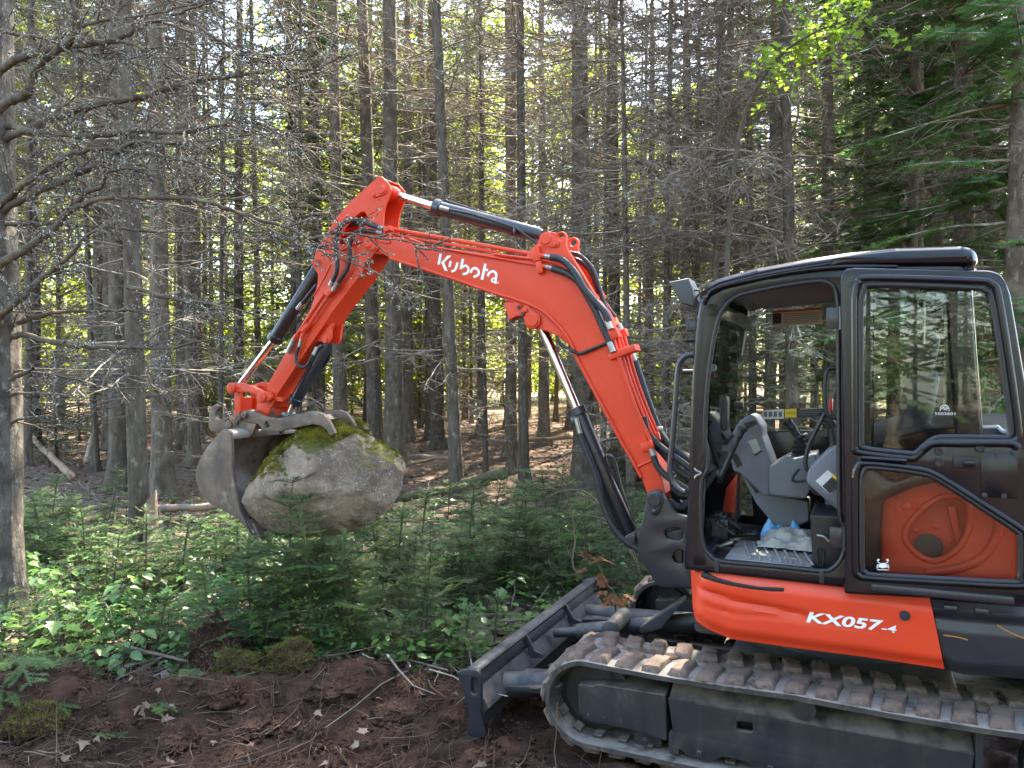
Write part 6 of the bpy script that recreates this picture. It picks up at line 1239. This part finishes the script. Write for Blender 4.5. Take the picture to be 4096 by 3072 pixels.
# twig litter
a = Acc()
x, y = scatter_xy(1100, 4.6, 20, -60, 2200, gg, 1.4)
for xx, yy in zip(x, y):
    if not free(xx, yy): continue
    L = gg.uniform(.15, .9); P = wander((xx, yy, gnd(xx, yy) + gg.uniform(.015, .07)), (gg.normal(), gg.normal(), gg.normal(0, .1)), L, 3, .12, 0, gg); a.tube(P, np.linspace(.007, .003, 4) * gg.uniform(.6, 1.6), 3)
o = ob('twig_litter', a.mesh('twig_litter', TWIG), None); tag(o, 'thin dead twigs strewn over the forest floor', 'twigs', kind='stuff')
a = Acc(); DEBR = M('dark debris', (.07, .045, .032), (.17, .12, .085), scale=4, rough=.95, spec=.2)
x, y = scatter_xy(300, 3.4, 5.0, -60, 1300, gg, 1)
for xx, yy in zip(x, y):
    if not free(xx, yy): continue
    P = wander((xx, yy, gnd(xx, yy) + gg.uniform(.02, .04)), (gg.normal(), gg.normal(), gg.normal(0, .15)), gg.uniform(.06, .4), 3, .15, 0, gg); a.tube(P, np.linspace(.0035, .0015, 4) * gg.uniform(.5, 1.5), 3)
o = ob('dirt_debris', a.mesh('dirt_debris', DEBR), None); tag(o, 'dark broken twigs scattered over the bare dirt', 'twigs', kind='stuff')
# dirt: clods and root fibres
a = Acc(); bm = bmesh.new(); bmesh.ops.create_icosphere(bm, subdivisions=1, radius=1); iv = np.array([list(v.co) for v in bm.verts]); iff = np.array([[v.index for v in f_.verts] for f_ in bm.faces]); bm.free()
def dirt_xy(n):
    x, y = scatter_xy(n, 3.3, 5.3, -420, 1400, gg, 1); k = np.array([yy < edge(xx) + .12 for xx, yy in zip(x, y)]); return x[k], y[k]
x, y = dirt_xy(8800)
for xx, yy in zip(x, y):
    m_ = MI @ Vector((xx, yy, 0))
    if abs(abs(m_.y) - .78) < .24 and -1.4 < m_.x < 1.3: continue
    s = .004 + .016 * gg.random() ** 5; a.add(iv * s * (1 + gg.normal(0, .28, (len(iv), 1))) * np.array([1, 1, .7]) + [xx, yy, gnd(xx, yy) + .012], iff)
CLOD = M('peaty clods', (.026, .015, .011), (.07, .038, .026), scale=5, rough=1, spec=.1); o = ob('dirt_clods', a.mesh('dirt_clods', CLOD), None); tag(o, 'crumbs and clods of dark reddish dirt on the bare ground', 'dirt', kind='stuff')
a = Acc(); x, y = dirt_xy(2400); ROOT = M('root fibres', (.065, .036, .024), (.16, .095, .06), scale=3, rough=.9, spec=.2)
for xx, yy in zip(x, y):
    if not free(xx, yy): continue
    P = wander((xx, yy, gnd(xx, yy) + .012), (gg.normal(), gg.normal(), gg.uniform(0, .9)), gg.uniform(.05, .26), 5, .4, -.12, gg); P[:, 2] = np.maximum(P[:, 2], gnd(xx, yy) + .012); a.tube(P, np.linspace(.0020, .0008, 6) * gg.uniform(.5, 1.5), 3)
o = ob('root_fibres', a.mesh('root_fibres', ROOT), None); tag(o, 'fine torn roots sticking out of the bare dirt', 'roots', kind='stuff')
# mounds of torn-up moss and root mass at the edge of the dirt
def mound(name, px, py, d, sx, sz, mat, label, cat, blades, bmat, bl, seed):
    p = WD(px, py, d); bm = bmesh.new(); bmesh.ops.create_icosphere(bm, subdivisions=5, radius=1)
    for v in bm.verts: n_ = v.co.copy(); v.co *= 1 + .35 * mnoise.fractal(n_ * 1.6 + Vector((seed, 0, 0)), 1, 2, 4) + .06 * mnoise.noise(n_ * 9); v.co = Vector((v.co.x * sx, v.co.y * sx * .8, v.co.z * sz))
    me = bpy.data.meshes.new(name); bm.to_mesh(me); bm.free(); o = ob(name, me, mat, None, Matrix.Translation((p.x, p.y, gnd(p.x, p.y) + sz * .25))); tag(o, label, cat)
    P, Nn = mesh_pts(me, None, blades, gg, lambda c, n: (n[:, 2] > -.2) * 1.); a = Acc(); a.tris(tufts(P, Nn, bl, bl * .28, gg)); t = ob('tufts', a.mesh('tufts', bmat), None, o); t['kind'] = 'stuff'
mound('root_clump', 860, 2650, 4.72, .17, .26, CLOD, 'dark torn-up root clump standing at the edge of the dirt', 'root clump', 1500, ROOT, .04, 1)
MOSSD = M('dull moss', (.075, .075, .018), (.13, .12, .03), scale=9, rough=1, spec=.1)
mound('moss_clump', 960, 2760, 4.45, .16, .14, CLOD, 'olive moss clump beside the root clump on the dirt edge', 'moss', 4200, MOSSD, .022, 2); mound('moss_clump', 1160, 2740, 4.5, .15, .11, CLOD, 'broad moss clump under a leafy seedling by the dirt edge', 'moss', 3200, MOSSD, .022, 3)
mound('moss_clump', 150, 2930, 3.9, .14, .08, CLOD, 'mossy sod thrown on the dirt below the big spruce', 'moss', 1800, MOSSD, .025, 4)
for k in range(9): px, py, d = ((420, 2950, 3.85), (700, 2950, 3.8), (1000, 2900, 3.95), (1250, 2960, 3.8), (560, 2800, 4.3), (1330, 2800, 4.3), (300, 2820, 4.2), (880, 2860, 4.1), (1600, 2830, 4.15))[k]; mound('dirt_lump', px, py, d, .07 + .04 * (k % 3), .05 + .02 * (k % 2), CLOD, 'crumbly lump of peaty dirt with torn roots', 'dirt', 160, ROOT, .03, 10 + k)
for o in COL.objects:
    if o.name.startswith('dirt_lump'): o['group'] = 'lumps of peaty dirt'
# ------------------------------------------------------------------ LOGS, STICKS, STUMP
def log(name, pa, da, pb, db, r0, r1, mat, label, cat, moss=False, sides=12, lift=0):
    A, B = WD(*pa, da), WD(*pb, db); n = 14; g = np.random.default_rng(int(pa[0])); P = np.array([list(A.lerp(B, i / (n - 1))) for i in range(n)]); P += g.normal(0, r0 * .12, P.shape); a = Acc(); rr = np.linspace(r0, r1, n) * (1 + g.normal(0, .05, n)); P = np.concatenate([P[:1], P, P[-1:]]); rr = np.concatenate([[.001], rr, [.001]]); a.tube(P, rr, sides)
    o = ob(name, a.mesh(name, mat, True), None); tag(o, label, cat); return o
BRIGHT = M('barked pale wood', (.30, .20, .13), (.20, .14, .10), scale=8, rough=.9, bump=.5, bscale=30, bdist=.01)
MOSSLOG = M('mossy log bark', (.06, .047, .036), (.10, .10, .03), scale=5, rough=.95, bump=.6, bscale=25, bdist=.02)
H2 = lambda x, y: (x * 1.8517, y * 1.8517)
log('fallen_log', H2(62, 938), 15, H2(156, 1030), 12.6, .05, .06, BRIGHT, 'peeled pale log lying aslant on the forest floor beyond the big spruce', 'log')
log('fallen_log', H2(1000, 1045), 10.5, H2(1095, 1020), 10.2, .07, .08, MOSSLOG, 'short mossy log lying behind the boulder', 'log')
log('fallen_log', H2(850, 1078), 10.2, H2(1010, 1052), 10.4, .06, .06, MOSSLOG, 'dark log half hidden by saplings behind the boulder', 'log')
log('fallen_pole', H2(1030, 958), 14.5, H2(1240, 945), 15.5, .05, .035, WOODM, 'long thin fallen pole behind the boom cylinder', 'log')
log('fallen_pole', H2(400, 968), 15, H2(560, 962), 15.5, .06, .05, WOODM, 'grey fallen pole lying left of the bucket', 'log')
log('fallen_log', H2(40, 1145), 8.6, H2(160, 1100), 9.2, .09, .08, MOSSLOG, 'dark rotting log beside the big spruce', 'log')
log('fallen_log', H2(330, 1100), 9.6, H2(530, 1092), 9.4, .05, .045, BRIGHT, 'sunlit pale log lying left of the bucket', 'log')
log('fallen_pole', H2(880, 985), 13, H2(1000, 992), 12.5, .04, .035, WOODM, 'broken pole lying behind the mossy log', 'log')
log('fallen_pole', H2(860, 1010), 12, H2(960, 985), 13, .03, .025, WOODM, 'slim stick crossing behind the boulder', 'stick')
log('leaning_snag', H2(185, 1000), 11.5, H2(200, 940), 12, .04, .03, WOODM, 'short broken snag leaning on the forest floor', 'snag')
log('stick', q('z5', (0, 0))[0] and (1205, 2677), 4.6, (1490, 2640), 4.75, .011, .008, BRIGHT, 'pale broken stick lying in front of the saplings', 'stick')
log('stick', (520, 2590), 4.75, (770, 2652), 4.65, .012, .009, WOODM, 'grey stick lying across the dirt edge below the root clump', 'stick')
log('stick', (160, 2740), 4.3, (240, 2640), 4.5, .012, .008, WOODM, 'short stick leaning on the dirt by the fir boughs', 'stick')
log('stick', (610, 2990), 3.78, (720, 3090), 3.6, .018, .016, WOODM, 'stubby knotted stick at the near edge of the dirt', 'stick')
log('stick', (640, 2980), 3.85, (840, 2940), 3.9, .006, .005, ROOT, 'thin bent root lying on the dirt', 'stick')
log('rotten_root', (90, 2900), 3.95, (180, 2745), 4.3, .05, .04, M('rotten wood', (.075, .035, .022), (.14, .07, .045), scale=8, rough=.95, bump=.8, bscale=20, bdist=.02), 'dark rotten root running through the dirt at the left', 'root')
log('wood_sliver', (140, 2795), 4.15, (270, 2775), 4.2, .02, .012, M('fresh split wood', (.36, .17, .08), (.25, .12, .06), scale=12, rough=.8, stretch=(1, 6, 6)), 'orange splintered piece of wood on the dirt', 'wood')
# broken stump by the slender trunk
p = WD(605, 2185, 8.15); bm = bmesh.new(); bmesh.ops.create_cone(bm, cap_ends=True, segments=12, radius1=.085, radius2=.06, depth=.62)
bmesh.ops.subdivide_edges(bm, edges=bm.edges[:], cuts=3)
for v in bm.verts:
    if v.co.z > .25: v.co.z += .16 * mnoise.noise(Vector((v.co.x * 40, v.co.y * 40, 0))) + (.06 if v.co.x > 0 else -.1)
me = bpy.data.meshes.new('stump'); bm.to_mesh(me); bm.free(); o = ob('broken_stump', me, BRIGHT, None, Matrix.Translation((p.x, p.y, gnd(p.x, p.y) + .28))); tag(o, 'splintered pale stump at the foot of the slender grey trunk', 'stump')
# brush heap far left
a = Acc(); g = np.random.default_rng(4); c = np.array(list(WD(*H2(100, 905), 16.5)))
for k in range(170): a.tube(wander(c + g.normal(0, 1, 3) * [.9, .8, .1], (g.normal(), g.normal(), g.normal(.1, .3)), g.uniform(.6, 1.8), 4, .15, -.05, g), np.linspace(.014, .005, 5), 3)
o = ob('brush_heap', a.mesh('brush_heap', TWIG), None); tag(o, 'heap of tangled dead branches deep in the forest at the left', 'brush heap')
# bare arching shrub by the boom cylinder
a = Acc(); g = np.random.default_rng(14); bx_, by_ = WD(2560, 2300, 5.9).x, 5.9
for pts in (((2560, 2310), (2500, 2160), (2440, 2090), (2330, 2060), (2220, 2080)), ((2570, 2320), (2470, 2120), (2360, 1980), (2270, 1960), (2180, 1990)), ((2310, 2300), (2300, 2150), (2280, 2020), (2240, 1900)), ((2560, 2310), (2530, 2200), (2440, 2040), (2300, 1985))):
    W3 = [Vector((bx_, by_, gnd(bx_, by_)))] + [WD(*p_, 5.9 + .1 * math.sin(i)) for i, p_ in enumerate(pts)]; P = np.array([list(v) for v in spl(W3, 5)]); a.tube(P, np.linspace(.010, .003, len(P)), 5)
    for k in range(9): i = g.integers(4, len(P)); a.tube(wander(P[i], g.normal(0, 1, 3) + [-.5, 0, .1], g.uniform(.1, .3), 3, .15, 0, g), np.linspace(.003, .0015, 4), 3)
o = ob('bare_shrub', a.mesh('bare_shrub', M('bare shrub bark', (.17, .10, .065), (.11, .08, .06), scale=8, rough=.9)), None); tag(o, 'arching leafless brown shrub behind the boom cylinder', 'shrub')
# small maple with its leafy branch above the cab
a = Acc(); w = Acc(); g = np.random.default_rng(15); bx_, by_ = hx(1585, 8.2), 8.2
W3 = [Vector((bx_, by_, gnd(bx_, by_) - .05)), Vector((bx_ - .1, by_, 2.2)), WD(*H2(1590, 330), 8.1), WD(*H2(1660, 150), 7.8), WD(*H2(1760, 70), 7.5), WD(*H2(1860, 40), 7.3)]
P = np.array([list(v) for v in spl(W3, 6)]); w.tube(P, np.linspace(.035, .006, len(P)), 6)
for b in range(20):
    i = g.integers(17, len(P)); Q = wander(P[i], np.array([g.uniform(-.5, .8), g.normal(0, .6), g.uniform(-.6, .3)]), g.uniform(.3, .7), 4, .15, -.04, g); w.tube(Q, np.linspace(.005, .002, 5), 3); m = 22; ii = g.integers(1, 5, m); p_ = Q[ii] + g.normal(0, .06, (m, 3)); d = unit(g.normal(0, 1, (m, 3)) * [1, 1, .4] + [0, 0, -.3]); leaves(a, p_, d, np.tile([0, 0, 1.], (m, 1)) + g.normal(0, .3, (m, 3)), g.uniform(.05, .085, m), MLF, g)
MAPLE = M('backlit maple leaf', (.18, .30, .03), (.28, .38, .05), scale=3, rough=.45, trans=.6)
e = empty('maple_sapling', Matrix()); tag(e, 'slim maple with a bright green leafy branch hanging over the cab roof', 'tree'); ob('crown', a.mesh('crown', MAPLE), None, e); ob('trunk', w.mesh('trunk', STEM, True), None, e)
